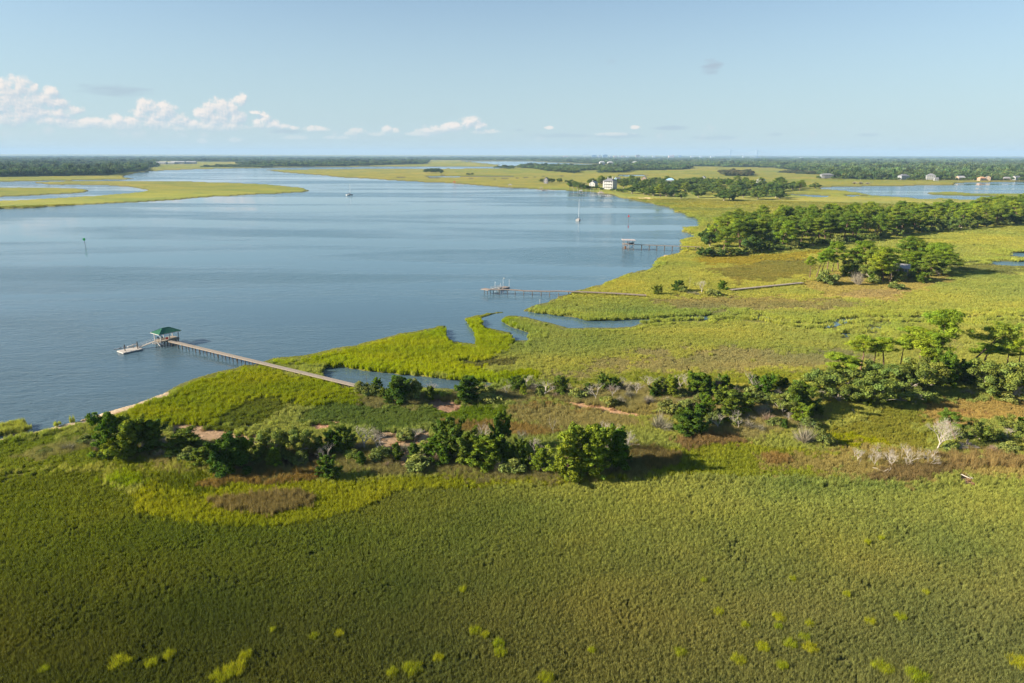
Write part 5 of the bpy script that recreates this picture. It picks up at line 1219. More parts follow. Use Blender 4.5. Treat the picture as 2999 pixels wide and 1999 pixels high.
# ------------------------------------------------------------------ built things
M_PLANK = simple('grey_planks', s2l(146, 134, 120), 0.85, 0.22, 1.2, stretch=(1, 6, 1))
M_PLANK2 = simple('pinkish_planks', s2l(144, 128, 116), 0.85, 0.25, 0.8, stretch=(1, 6, 1))
M_PILE = simple('dark_piles', s2l(92, 84, 76), 0.9, 0.3, 1.5)
M_WHITE = simple('white_paint', s2l(178, 176, 172), 0.55, 0.06, 1.0)
M_GREY = simple('grey_paint', s2l(150, 152, 154), 0.6, 0.1, 1.0)
M_BLACK = simple('black_hull', s2l(34, 38, 46), 0.6, 0.2, 1.0)
M_GREEN = simple('green_metal_roof', s2l(54, 112, 84), 0.45, 0.12, 1.2, spec=0.5)
M_ROOFG = simple('grey_metal_roof', s2l(150, 146, 144), 0.5, 0.12, 0.8)
M_ROOFD = simple('dark_shingles', s2l(112, 112, 118), 0.85, 0.2, 1.5)
M_RED = simple('red_paint', s2l(210, 50, 44), 0.5, 0.08)
M_GREENB = simple('green_board_paint', s2l(60, 190, 96), 0.5, 0.08)
M_BLUE = simple('blue_tarp', s2l(40, 92, 124), 0.7, 0.15)
M_BROWN = simple('brown_wood', s2l(132, 92, 60), 0.85, 0.2)
M_GLASS = simple('dark_window', s2l(60, 76, 92), 0.15, 0.1, spec=0.6)
M_CLOTH = simple('sail_cover', s2l(60, 70, 96), 0.8, 0.1)
M_STEEL = simple('light_steel', s2l(196, 200, 204), 0.4, 0.06, metal=0.3)
M_TAN = simple('tan_wall', s2l(160, 138, 114), 0.8, 0.1)
M_BLUEROOF = simple('blue_grey_roof', s2l(150, 184, 204), 0.6, 0.1)
M_CITY = simple('city_wall', s2l(190, 196, 204), 0.8, 0.12, 0.02)
M_CITY2 = simple('city_glass', s2l(120, 146, 172), 0.4, 0.1, 0.02)
M_CITY3 = simple('city_brick', s2l(196, 168, 156), 0.8, 0.1, 0.02)
M_RUST = simple('rusty_roof', s2l(166, 74, 58), 0.7, 0.2)

def piles(root, pts, ztop, r=0.16, zb=-1.5, mat=None, name='pile'):
    """each pile a part of its own (shared mesh)"""
    b = MB(); b.tube([(0, 0, zb), (0, 0, ztop)], [r * 1.05, r], 8); me = b.mesh(name, mat or M_PILE)
    for x, y in pts:
        o = bpy.data.objects.new(name, me); COL.objects.link(o); o.parent = root; o.location = (x, y, 0); 

def deck_mesh(b, a, c, w, z0, z1, plank=0.0, th=0.12, joists=True, seed=1):
    """a plank walk from a to c (local xy): boards with small gaps over two stringers"""
    r = random.Random(seed); a = Vector((a[0], a[1])); c = Vector((c[0], c[1])); d = c - a; Ln = d.length; d.normalize(); n = Vector((-d.y, d.x)); rz = math.atan2(d.y, d.x)
    bw = plank or 0.30; k = int(Ln / bw)
    for i in range(k):
        t = (i + .5) / k; p = a + d * (t * Ln); z = z0 + (z1 - z0) * t
        b.box((p.x, p.y, z - th / 2 + r.uniform(-.008, .008)), (bw * 0.93, w * r.uniform(0.985, 1.015), th * 0.45), rz)
    for s in (-0.42, 0.42):
        p = a + n * (w * s); q = c + n * (w * s); b.bar((p.x, p.y, z0 - th * 1.3), (q.x, q.y, z1 - th * 1.3), 0.12, 0.24)
    return b

# ---- the long pier with the green roofed pavilion
zd = 1.75
L_, F_, R_ = P(447.5, 994.5, zd), P(470.5, 999.5, zd), P(526, 987.5, zd)
ex = Vector((R_.x - F_.x, R_.y - F_.y, 0)); ey = Vector((L_.x - F_.x, L_.y - F_.y, 0))
lx = ex.length; ex.normalize(); ey = Vector((-ex.y, ex.x, 0)); ly = max(abs((L_ - F_).dot(ey)), 4.2)
rzp = math.atan2(ex.y, ex.x); org = (F_.x + ex.x * lx / 2 + ey.x * ly / 2, F_.y + ex.y * lx / 2 + ey.y * ly / 2, 0)
pier = empty('pier', org, rzp, 'long wooden pier with a green hipped roof pavilion at its river end', 'pier')
def loc2(v):
    d = Vector((v.x - org[0], v.y - org[1], 0)); return (d.dot(ex), d.dot(ey))
b = MB(); hx, hy = lx / 2, ly / 2
b.box((0, 0, zd - 0.06), (lx, ly, 0.10)); 
for s in (-1, 0, 1): b.box((0, s * (hy - 0.15), zd - 0.26), (lx - 0.1, 0.16, 0.26))
for i in range(5): b.box((-hx + 0.2 + i * (lx - 0.4) / 4, 0, zd - 0.45), (0.16, ly - 0.02, 0.12))
b.build('pavilion_deck', M_PLANK, pier)
pp = [(-hx + 0.35 + i * (lx - 0.7) / 3, s * (hy - 0.3)) for i in range(4) for s in (-1, 1)]
piles(pier, pp + [(-hx + 0.35 + i * (lx - 0.7) / 3, 0) for i in range(4)], zd - 0.3)
b = MB()
for i in range(3):
    x0 = -hx + 0.35 + i * (lx - 0.7) / 3; x1 = x0 + (lx - 0.7) / 3
    for s in (-1, 1): b.bar((x0, s * (hy - 0.3), 0.25), (x1, s * (hy - 0.3), zd - 0.45), 0.08, 0.16); b.bar((x0, s * (hy - 0.3) + .05, zd - 0.45), (x1, s * (hy - 0.3) + .05, 0.25), 0.08, 0.16)
for x0 in (-hx + 0.35, hx - 0.35): b.bar((x0, -hy + .3, 0.25), (x0, hy - .3, zd - 0.45), 0.08, 0.16); b.bar((x0 + .05, -hy + .3, zd - .45), (x0 + .05, hy - .3, 0.25), 0.08, 0.16)
b.build('cross_brace', M_PILE, pier)
ze = zd + 2.35; ov = 0.55
post = MB(); post.box((0, 0, (zd + ze) / 2), (0.2, 0.2, ze - zd)); pm = post.mesh('post', M_WHITE)
for i in range(3):
    for s in (-1, 1):
        o = bpy.data.objects.new('post', pm); COL.objects.link(o); o.parent = pier; o.location = (-hx + 0.2 + i * (lx - 0.4) / 2, s * (hy - 0.2), 0)
rx_, ry_ = hx + ov, hy + ov; rl = max(0.8, rx_ - ry_); zr = ze + 1.35
roof = MB()
roof.quad((-rx_, -ry_, ze), (rx_, -ry_, ze), (rl, 0, zr), (-rl, 0, zr)); roof.quad((rx_, ry_, ze), (-rx_, ry_, ze), (-rl, 0, zr), (rl, 0, zr))
roof.quad((-rx_, ry_, ze), (-rx_, -ry_, ze), (-rl, 0, zr)); roof.quad((rx_, -ry_, ze), (rx_, ry_, ze), (rl, 0, zr)); roof.quad((-rx_, ry_, ze - .02), (rx_, ry_, ze - .02), (rx_, -ry_, ze - .02), (-rx_, -ry_, ze - .02))
k = int(2 * rx_ / 0.42)
for i in range(1, k):      # standing seams
    x = -rx_ + i * 2 * rx_ / k; t = min(1.0, (rx_ - abs(x)) / (rx_ - rl)); 
    for s in (-1, 1): roof.bar((x, s * ry_, ze + 0.03), (x, s * ry_ * (1 - t), ze + (zr - ze) * t + 0.03), 0.05, 0.05)
k = int(2 * ry_ / 0.42)
for i in range(1, k):
    y = -ry_ + i * 2 * ry_ / k; t = (ry_ - abs(y)) / ry_
    for s in (-1, 1): roof.bar((s * rx_, y, ze + 0.03), (s * (rx_ - (rx_ - rl) * t), y, ze + (zr - ze) * t + 0.03), 0.05, 0.05)
for sx in (-1, 1):
    for sy in (-1, 1): roof.bar((sx * rx_, sy * ry_, ze + .05), (sx * rl, 0, zr + .05), 0.14, 0.08)
roof.bar((-rl, 0, zr + 0.05), (rl, 0, zr + 0.05), 0.14, 0.08)
ro = roof.build('roof', M_GREEN, pier)
fa = MB()
for s in (-1, 1): fa.box((0, s * (ry_ + 0.02), ze - 0.08), (2 * rx_ + .08, 0.05, 0.2)); fa.box((s * (rx_ + 0.02), 0, ze - 0.08), (0.05, 2 * ry_, 0.2))
fa.build('fascia', M_WHITE, ro)
# the walk to the shore
a0 = P(497, 996.5, zd); a1 = P(1117, 1144.5, zd); A0 = loc2(a0); A1 = loc2(a1)
walk = MB(); deck_mesh(walk, A0, A1, 1.55, zd, zd, 0.32, 0.14, seed=4); walk.build('walkway', M_PLANK, pier)
dv = Vector((A1[0] - A0[0], A1[1] - A0[1])); Lw = dv.length; dv.normalize(); nv = Vector((-dv.y, dv.x)); pts = []; nb = 30
cap = MB()
for i in range(nb):
    t = (i + 0.6) * Lw / nb; t += 0.5 * math.sin(i * 2.1)
    for s in (-0.62, 0.62): q = Vector(A0) + dv * t + nv * s; pts.append((q.x, q.y))
    q0 = Vector(A0) + dv * t - nv * 0.85; q1 = Vector(A0) + dv * t + nv * 0.85; cap.bar((q0.x, q0.y, zd - 0.38), (q1.x, q1.y, zd - 0.38), 0.16, 0.2)
piles(pier, pts, zd - 0.3, 0.13); cap.build('pile_cap', M_PILE, pier)
lad = MB(); lp = (-hx - 0.6, -hy * 0.2); lad.box((lp[0] - .2, lp[1], 0.95), (1.3, 2.2, 0.1)); 
for i in range(5): lad.box((lp[0] + .1, -hy + 0.1 - i * 0.28, zd - 0.25 - i * 0.17), (1.0, 0.3, 0.06))
lad.bar((lp[0] - .4, -hy + .2, zd - .2), (lp[0] - .4, -hy - 1.3, zd - 1.1), 0.08, 0.25); lad.bar((lp[0] + .6, -hy + .2, zd - .2), (lp[0] + .6, -hy - 1.3, zd - 1.1), 0.08, 0.25)
lad.build('boarding_step', M_WHITE, pier)
# things under the roof
def world_pt(x, y, z): return (org[0] + ex.x * x + ey.x * y, org[1] + ex.y * x + ey.y * y, z)
o = MB(); o.box((0, 0, 0.32), (0.55, 0.4, 0.5)); o.box((0, 0, 0.6), (0.6, 0.44, 0.07)); o.box((0, 0.23, 0.42), (0.3, .03, .05))
tag(o.build('cooler_box', M_RED, None, loc=world_pt(-0.4, -0.9, zd)), 'red cooler box under the green pavilion roof', 'cooler').rotation_euler = (0, 0, rzp)
for xx, yy, lb in ((-2.0, 0.4, 'dark lounge chair under the pavilion, on the river side'), (-1.0, -0.2, 'dark lounge chair under the pavilion, next to the red cooler')):
    r = empty('lounge_chair', world_pt(xx, yy, zd), rzp + 0.5, lb, 'chair')
    q = MB(); q.box((0, 0, 0.36), (0.6, 0.9, 0.06)); q.build('seat', M_BLACK, r); q = MB(); q.bar((0, 0.45, 0.38), (0, 0.85, 0.85), 0.6, 0.05); q.build('backrest', M_BLACK, r)
    for sx in (-.26, .26):
        for sy in (-.4, .4): q = MB(); q.box((sx, sy, 0.17), (0.05, 0.05, 0.33)); q.build('leg', M_BLACK, r)

def floating_dock(corner_px, label, z=0.45, mooring=None):
    """a white decked float; corners as seen (left, front, right) at deck height"""
    l, f, r = [P(*c, z) for c in corner_px]
    e1 = Vector((r.x - f.x, r.y - f.y)); n1 = e1.length; e1.normalize(); e2 = Vector((-e1.y, e1.x)); n2 = abs(Vector((l.x - f.x, l.y - f.y)).dot(e2))
    c = Vector((f.x, f.y)) + e1 * n1 / 2 + e2 * n2 / 2; rz = math.atan2(e1.y, e1.x)
    root = empty('floating_dock', (c.x, c.y, 0), rz, label, 'floating dock')
    q = MB(); k = int(n1 / 0.3)
    for i in range(k): q.box((-n1 / 2 + (i + .5) * n1 / k, 0, z - 0.03), (n1 / k * 0.95, n2, 0.06))
    q.build('deck', M_PLANK2 if 'second' in label else simple('pale_deck', s2l(172, 164, 154), 0.8, 0.12, 1.2, stretch=(5, 1, 1)), root)
    q = MB()
    for s in (-1, 1): q.box((0, s * (n2 / 2 - 0.05), z - 0.2), (n1 + .1, 0.1, 0.26)); q.box((s * (n1 / 2 - .0), 0, z - 0.2), (0.1, n2 - .2, 0.26))
    q.build('rim', M_WHITE, root)
    for s in (-1, 1): q = MB(); q.box((0, s * n2 * 0.27, 0.02), (n1 - 0.15, n2 * 0.4, 0.5)); q.build('float', M_BLACK, root)
    for i in range(4): q = MB(); q.bar((-n1 * .38 + i * n1 * .25, -n2 / 2 + .2, z + .08), (-n1 * .38 + i * n1 * .25 + .3, -n2 / 2 + .2, z + .08), 0.06, 0.1); q.build('cleat', M_STEEL, root)
    return root, c, e1, e2, n1, n2
fd = floating_dock([(340.5, 1026.8), (361, 1033), (419, 1020.5)], 'white floating dock at the foot of the pavilion gangway')
def lone_pile(px, pyb, pyt, label, r=0.16, mat=None, capm=None, name='mooring_post'):
    g = P(px, pyb, 0.0); h = (pyb - pyt) * mpp(px, pyb) * 1.03
    root = empty(name, (g.x, g.y, 0), 0, label, 'mooring post')
    q = MB(); q.tube([(0, 0, -1.5), (0, 0, h)], [r, r * .92], 8); q.build('shaft', mat or M_PILE, root)
    q = MB(); q.tube([(0, 0, h), (0, 0, h + r * 1.5)], [r * 1.25, 0.02], 8); q.build('cap', capm or M_BLACK, root)
    return root
lone_pile(367, 1031, 1010, 'dark mooring post through the near edge of the pavilion float')
lone_pile(404.5, 1025, 1001, 'dark mooring post at the gangway end of the pavilion float')
def gangway(pa, za, pb, zb, w, label, railmat=None):
    a = P(*pa, za); c = P(*pb, zb); root = empty('gangway', (a.x, a.y, za), math.atan2(c.y - a.y, c.x - a.x), label, 'gangway')
    Ln = math.hypot(c.x - a.x, c.y - a.y); dz = zb - za
    q = MB(); k = int(Ln / 0.3)
    for i in range(k): q.box(((i + .5) * Ln / k, 0, dz * (i + .5) / k), (Ln / k * .95, w, 0.06))
    q.bar((0, w / 2, -.08), (Ln, w / 2, dz - .08), 0.08, 0.18); q.bar((0, -w / 2, -.08), (Ln, -w / 2, dz - .08), 0.08, 0.18)
    q.build('deck', simple('pale_deck', s2l(172, 164, 154)), root)
    for s in (-1, 1):
        q = MB(); n = max(4, int(Ln / 1.4))
        for i in range(n + 1):
            t = i / n; q.bar((t * Ln, s * w / 2, dz * t), (t * Ln, s * w / 2, dz * t + 1.0), 0.06, 0.06)
        for hgt in (0.5, 1.0): q.bar((0, s * w / 2, hgt), (Ln, s * w / 2, dz + hgt), 0.05, 0.05)
        q.build('railing', railmat or M_STEEL, root)
gangway((406, 1016.5), 0.55, (455, 998), zd + .05, 1.2, 'white gangway sloping from the pavilion down to the float')

def skiff(px, py, Ln, rz, label, console=True, hull=None):
    g = P(px, py, 0.1); root = empty('skiff', (g.x, g.y, 0), rz, label, 'boat')
    n = 9; v = MB(); prof = []
    for i in range(n):
        t = i / (n - 1); w = Ln * 0.17 * (1 - max(0, (t - 0.45) / 0.55) ** 2.2) * (0.92 + .08 * min(1, t * 4)); sheer = 0.55 + 0.22 * t * t; keel = -0.2 + 0.45 * max(0, t - .7) / .3
        x = -Ln / 2 + t * Ln; prof.append([(x, -w, sheer), (x, -w * 0.8, 0.1), (x, 0, keel), (x, w * 0.8, 0.1), (x, w, sheer), (x, w * .82, sheer - .02), (x, 0, 0.22), (x, -w * .82, sheer - .02)])
    base = 0
    for ring in prof: v.v += ring
    for i in range(n - 1):
        for j in range(8): a = i * 8 + j; c = i * 8 + (j + 1) % 8; v.f.append((a, c, c + 8, a + 8))
    v.f.append(tuple(range(8))[::-1]); v.build('hull', hull or M_WHITE, root, True)
    if console:
        q = MB(); q.box((-.2, 0, 0.65), (0.7, 0.7, 0.9)); q.build('console', M_WHITE, root)
        q = MB()
        for sx in (-.6, .5):
            for sy in (-.5, .5): q.bar((-.2 + sx, sy, .5), (-.2 + sx, sy, 1.95), .05, .05)
        q.box((-.25, 0, 1.98), (1.6, 1.3, 0.07)); q.build('canopy', M_GREY, root)
    q = MB(); q.box((-Ln / 2 - .2, 0, 0.75), (0.4, 0.34, 0.5)); q.box((-Ln / 2 - .15, 0, 0.2), (0.2, 0.14, 0.8)); q.build('outboard_motor', M_BLACK, root)
    return root
def kayak(px, py, rz, label, mat, z=.5):
    g = P(px, py, z); v = MB(); n = 9
    for i in range(n):
        t = i / (n - 1); w = .36 * max(.06, math.sin(math.pi * t) ** .6); x = -2.1 + 4.2 * t; k = .16 * abs(2 * t - 1) ** 3
        v.v += [(x, -w, .22 + k), (x, -w * .7, .04 + k), (x, 0, k), (x, w * .7, .04 + k), (x, w, .22 + k), (x, 0, .3 + k)]
    for i in range(n - 1):
        for j in range(6): a = i * 6 + j; c = i * 6 + (j + 1) % 6; v.f.append((a, c, c + 6, a + 6))
    r = empty('kayak', (g.x, g.y, z), rz, label, 'kayak'); v.build('hull', mat, r, True)
    q = MB(); q.box((-.1, 0, .3), (.75, .38, .08)); q.build('cockpit', M_BLACK, r)
kayak(353, 1020.8, rzp + .05, 'white kayak lying on the back edge of the pavilion float', M_WHITE)
kayak(366, 1018.2, rzp - .1, 'pale grey kayak lying behind the white one on the pavilion float', M_STEEL)
g = P(396, 1017.0, .45); r = empty('cleaning_table', (g.x, g.y, .45), rzp, 'white fish cleaning table on the pavilion float by the gangway', 'table')
q = MB(); q.box((0, 0, 1.0), (1.5, .7, .08)); q.box((0, .33, 1.12), (1.5, .04, .2)); q.build('tabletop', M_WHITE, r)
for sx in (-.6, .6):
    for sy in (-.25, .25): q = MB(); q.box((sx, sy, .48), (.09, .09, .96)); q.build('leg', M_PILE, r)
q = MB(); q.box((0, 0, .25), (1.3, 0.5, 0.4)); q.box((0, 0, .47), (1.35, .55, .06)); q.box((0, .26, .3), (.3, .04, .05)); g = P(380, 1016.8, 0.45)
tag(q.build('dock_box', M_WHITE, None, loc=(g.x, g.y, 0.45)), 'white storage box on the pavilion float', 'storage box').rotation_euler = (0, 0, rzp)

# ---- second pier: T head, sagging walk
zt = 2.1
def walk_pier(label, nodes, zs, w, width_mat, pile_px, r=0.15, name='pier', plank=0.34):
    pts = [P(px, py, z) for (px, py), z in zip(nodes, zs)]
    root = empty(name, (pts[0].x, pts[0].y, 0), 0, label, 'pier'); loc = [(p.x - pts[0].x, p.y - pts[0].y) for p in pts]
    q = MB()
    for i in range(len(loc) - 1): deck_mesh(q, loc[i], loc[i + 1], w, zs[i], zs[i + 1], plank, 0.14, seed=i)
    q.build('walkway', width_mat, root)
    return root, pts, loc
pier2, p2, l2 = walk_pier('second wooden pier with a sagging walk and no roof', [(1428, 846.8), (1494, 846.8), (1515, 848), (1536, 850.2), (1608, 851.8), (1634, 850.8), (1700, 852.8), (1800, 857), (1893, 862.8)], [zt, zt, zt - .1, zt - .3, zt - .3, zt - .1, zt - .1, zt - .2, zt - .35], 1.7, M_PLANK2, None)
hl, hf = P(1414.5, 844.5, zt), P(1436, 848.2, zt)
q = MB(); u = Vector((hf.x - hl.x, hf.y - hl.y)); q.bar((hl.x - p2[0].x, hl.y - p2[0].y, zt - .05), (hf.x - p2[0].x, hf.y - p2[0].y, zt - .05), 3.0, 0.22); q.build('pier_head', M_PLANK2, pier2)
pl = []
for px in (1419, 1428, 1436, 1445): g = P(px, 859.5, 0); pl.append((g.x - p2[0].x, g.y - p2[0].y - (1.2 if px in (1428,) else 0)))
for px, py in ((1463, 862), (1486, 863), (1508.5, 865), (1534, 865), (1559, 866), (1585, 866.5), (1610, 868.5), (1636, 870)):
    g = P(px, py, 0); pl.append((g.x - p2[0].x, g.y - p2[0].y)); pl.append((g.x - p2[0].x, g.y + 1.35 - p2[0].y))
for px in range(1665, 1890, 28): g = P(px, 851.5 + (px - 1660) * 0.048, zt - .5); pl.append((g.x - p2[0].x, g.y - .6 - p2[0].y)); pl.append((g.x - p2[0].x, g.y + .6 - p2[0].y))
piles(pier2, [t for t in pl[:20]], zt - .4, 0.15); piles(pier2, pl[20:], zt - .5, 0.12)
floating_dock([(1452, 843), (1472, 844.5), (1493, 839.5)], 'weathered float behind the head of the second pier', 0.6)
gangway((1440, 845.5), zt, (1466, 840.5), 0.65, 1.1, 'short gangway from the second pier to its float', M_WHITE)
lone_pile(1466, 843, 828, 'light post with a dark top rising from the near end of the second pier float', 0.10, M_STEEL, M_BLACK)
def lamp_post(px, pyb, pyt, label):
    g = P(px, pyb, .4); h = (pyb - pyt) * mpp(px, pyb) * 1.03; root = empty('lamp_post', (g.x, g.y, -.5), 0, label, 'lamp post')
    q = MB(); q.tube([(0, 0, 0), (0, 0, h)], [.09, .07], 8); q.bar((0, 0, h), (.55, 0, h + .1), .05, .05); q.build('pole', M_STEEL, root)
    q = MB(); q.tube([(0.45, 0, h + .05), (.45, 0, h + .3), (.45, 0, h + .55), (.45, 0, h + .7)], [.1, .3, .28, .05], 8); q.build('lamp_head', M_WHITE, root, True)
lamp_post(1473.5, 842, 812, 'tall pale pole with a white ball top on the second pier float')
lone_pile(1491.5, 842, 819, 'tall pale post at the far end of the second pier float', 0.1, M_STEEL, M_GREY)
lone_pile(1450, 850, 824, 'slim dark topped post at the head of the second pier', 0.1, M_STEEL, M_BLACK)
lone_pile(1581, 888, 876, 'single white stake in the water before the second pier', 0.08, M_WHITE, M_WHITE)
lone_pile(8, 1256, 1233, 'white stake in the water by the grass islet at the left', 0.06, M_WHITE, M_WHITE)

# ---- boathouse pier
g0 = P(1825, 733, 0); mp = mpp(1842, 734)
bh = empty('boathouse_pier', (g0.x, g0.y, 0), 0.0, 'boathouse with a flat pinkish roof on tall piles and a long thin pier', 'boathouse')
wB = 33 * mp; dB = 5.5; zdk = 17.5 * mp; zrf = 29 * mp
for x in (0.6, wB * .5, wB - .5):
    for y in (0, dB): q = MB(); q.tube([(x, y, -1.5), (x, y, zrf)], [.17, .14], 8); q.build('pile', M_PLANK2, bh)
q = MB(); q.bar((-.5, dB / 2, zrf + .25), (wB + .6, dB / 2, zrf + .05), dB + 1.4, 0.22); q.build('roof', simple('pale_pink_roof', s2l(190, 176, 170), 0.6, 0.1), bh)
q = MB(); q.box((wB * .5, dB / 2, zdk), (wB, dB, 0.22)); q.build('upper_deck', M_PLANK2, bh)
q = MB(); q.box((wB * .5, 0, 0.85), (wB, .25, .3)); q.box((wB * .5, dB, 0.85), (wB, .25, .3)); q.build('lower_beam', M_PILE, bh)
q = MB(); xm = wB * .5 + .2
q.bar((xm, -.1, 1.2), (wB - .6, -.1, zdk - .3), .1, .2); q.bar((xm, -.16, zdk - .3), (wB - .6, -.16, 1.2), .1, .2); q.build('cross_brace', M_BLUE, bh)
q = MB(); q.box((1.5, 1.2, 1.75), (1.0, 1.4, 1.7)); q.box((1.5, 1.2, 2.65), (1.2, 1.6, .1)); q.build('locker', M_BROWN, bh)
q = MB()
for x0, x1 in ((0.6, wB * .5), (wB * .5, wB - .5)): q.bar((x0, -.05, zdk + 1.0), (x1, -.05, zdk + 1.0), .07, .1)
q.build('railing', M_PLANK2, bh)
e0 = (wB, dB * .4); gE = P(2052, 722, zdk - .5); e1 = (gE.x - g0.x, gE.y - g0.y)
q = MB(); deck_mesh(q, e0, e1, 1.5, zdk - .1, zdk - .5, .34, .14); q.build('walkway', M_PLANK2, bh)
pl = []
for i in range(1, 9):
    t = i / 8.6; pl.append((e0[0] + (e1[0] - e0[0]) * t, e0[1] + (e1[1] - e0[1]) * t - .6)); pl.append((e0[0] + (e1[0] - e0[0]) * t, e0[1] + (e1[1] - e0[1]) * t + .6))
piles(bh, pl, zdk - .5, .15)
sk = skiff(1852, 722, 3.8, 0.1, 'dark blue covered boat stored under the boathouse roof', False, M_BLUE); sk.location = (g0.x + wB * .72, g0.y + dB * .5, zdk + .25)
lone_pile(1823, 733, 694, 'thin pole at the river side of the boathouse', .07, M_PILE, M_PILE)

# ---- sailboats
def sailboat(px, py, mast_px, rz, label, Ln=9.5):
    g = P(px, py, 0); m = mpp(px, py); h = mast_px * m; root = empty('sailboat', (g.x, g.y, 0), rz, label, 'sailboat'); root.scale = (1.25, 1.35, 1.0)
    n = 11; v = MB()
    for i in range(n):
        t = i / (n - 1); w = Ln * 0.165 * math.sin(math.pi * min(1, (0.30 + 0.70 * t) ** 1.0) * 0.98) ** 0.7; w = max(w * (1 - max(0, (t - .55) / .45) ** 2), 0.03); x = -Ln / 2 + t * Ln; sh = 1.05 + .35 * (t - .3) ** 2 + .15 * t
        v.v += [(x, -w, sh), (x, -w * .92, .45), (x, -w * .5, -.2), (x, w * .5, -.2), (x, w * .92, .45), (x, w, sh), (x, 0, sh + .08)]
    for i in range(n - 1):
        for j in range(7): a = i * 7 + j; c = i * 7 + (j + 1) % 7; v.f.append((a, c, c + 7, a + 7))
    v.f.append(tuple(range(7))[::-1]); v.build('hull', M_WHITE, root)
    q = MB(); q.box((.5, 0, 1.45), (3.6, 1.7, .5)); q.box((-.2, 0, 1.78), (1.6, 1.3, .2)); q.build('cabin', M_WHITE, root)
    q = MB(); 
    for s in (-1, 1): q.box((.6, s * .86, 1.5), (2.2, .02, .2))
    q.build('cabin_window', M_GLASS, root)
    q = MB(); q.tube([(1.0, 0, 1.2), (1.0, 0, h)], [.16, .12], 8); q.build('mast', M_STEEL, root)
    q = MB(); q.tube([(1.0, 0, 2.6), (-3.2, 0, 2.5)], [.1, .08], 6); q.build('boom', M_STEEL, root)
    q = MB(); q.tube([(.8, 0, 2.8), (-1.2, 0, 2.86), (-3.1, 0, 2.66)], [.24, .3, .12], 8); q.build('sail_cover', M_CLOTH, root, True)
    q = MB()
    for e in ((4.6, 0, 1.4), (-4.6, 0, 1.3), (0.8, 1.4, 1.2), (.8, -1.4, 1.2)): q.tube([e, (1.0, 0, h - .3)], [.018, .018], 3)
    q.build('stay', M_STEEL, root)
    q = MB(); q.bar((-3.4, -.9, 1.3), (-3.4, -.9, 2.3), .05, .05); q.bar((-3.4, .9, 1.3), (-3.4, .9, 2.3), .05, .05); q.box((-2.9, 0, 2.35), (1.8, 2.1, .06)); q.build('canopy', M_CLOTH, root)
sailboat(1694, 645, 61, math.radians(75), 'white sailboat anchored nearer to the shore, beside the red marker')
sailboat(1024, 571, 32, math.radians(50), 'white sailboat farther out in the middle of the river')

# ---- channel markers
def marker(px, py, pyt, label, tri, mat):
    g = P(px, py, 0); m = mpp(px, py); h = (py - pyt) * m * 1.02; root = empty('channel_marker', (g.x, g.y, 0), 0.15, label, 'channel marker')
    q = MB(); q.tube([(0, 0, -2), (0, 0, h - .6)], [.14, .12], 8); q.build('pile', M_PILE, root)
    q = MB(); s = 1.05; z = h - 1.0
    for rz in (0.0, math.pi / 2):
        c, s_ = math.cos(rz), math.sin(rz)
        def T(x, y, zz): return (x * c - y * s_, x * s_ + y * c, zz)
        o_ = .26
        if tri:
            f = [T(-s, -o_, z - .9), T(s, -o_, z - .9), T(0, -o_, z + 1.0)]; k = [T(-s, -o_ + .08, z - .9), T(s, -o_ + .08, z - .9), T(0, -o_ + .08, z + 1.0)]
            q.quad(*f); q.quad(*k[::-1]); 
            for i in range(3): q.quad(f[i], k[i], k[(i + 1) % 3], f[(i + 1) % 3])
        else: q.box(T(0, -o_, z), (1.5 if rz == 0 else .08, .08 if rz == 0 else 1.5, 1.5))
    q.build('day_board', mat, root)
    q = MB(); q.tube([(0, 0, h - .6), (0, 0, h - .1), (0, 0, h + .1)], [.12, .16, .05], 8); q.build('lantern', mat, root)
marker(1840.5, 648, 629, 'red triangular channel marker on a dark pile', True, M_RED)
marker(249.5, 719, 696.5, 'green square channel marker on a dark pile', False, M_GREENB)

# ---- boardwalk over the marsh
zb = 1.75; ba, bb = P(2141, 846.8, zb), P(2351, 826, zb)
bw = empty('boardwalk', (ba.x, ba.y, 0), 0, 'pale straight boardwalk crossing the grass to the cabin hammock', 'boardwalk'); le = (bb.x - ba.x, bb.y - ba.y)
q = MB(); deck_mesh(q, (0, 0), le, 1.9, zb, zb, .34, .16); q.build('walkway', M_PLANK, bw)
piles(bw, [(le[0] * t + o[0], le[1] * t + o[1]) for t in [(i + .3) / 22 for i in range(22)] for o in ((.2, -.8), (-.2, .8))], zb - .2, .11, -.6)

M_FARWALL = simple('weathered_white_wall', s2l(146, 146, 144), 0.8, 0.12)
M_FARROOF = simple('weathered_grey_roof', s2l(124, 124, 126), 0.7, 0.15)
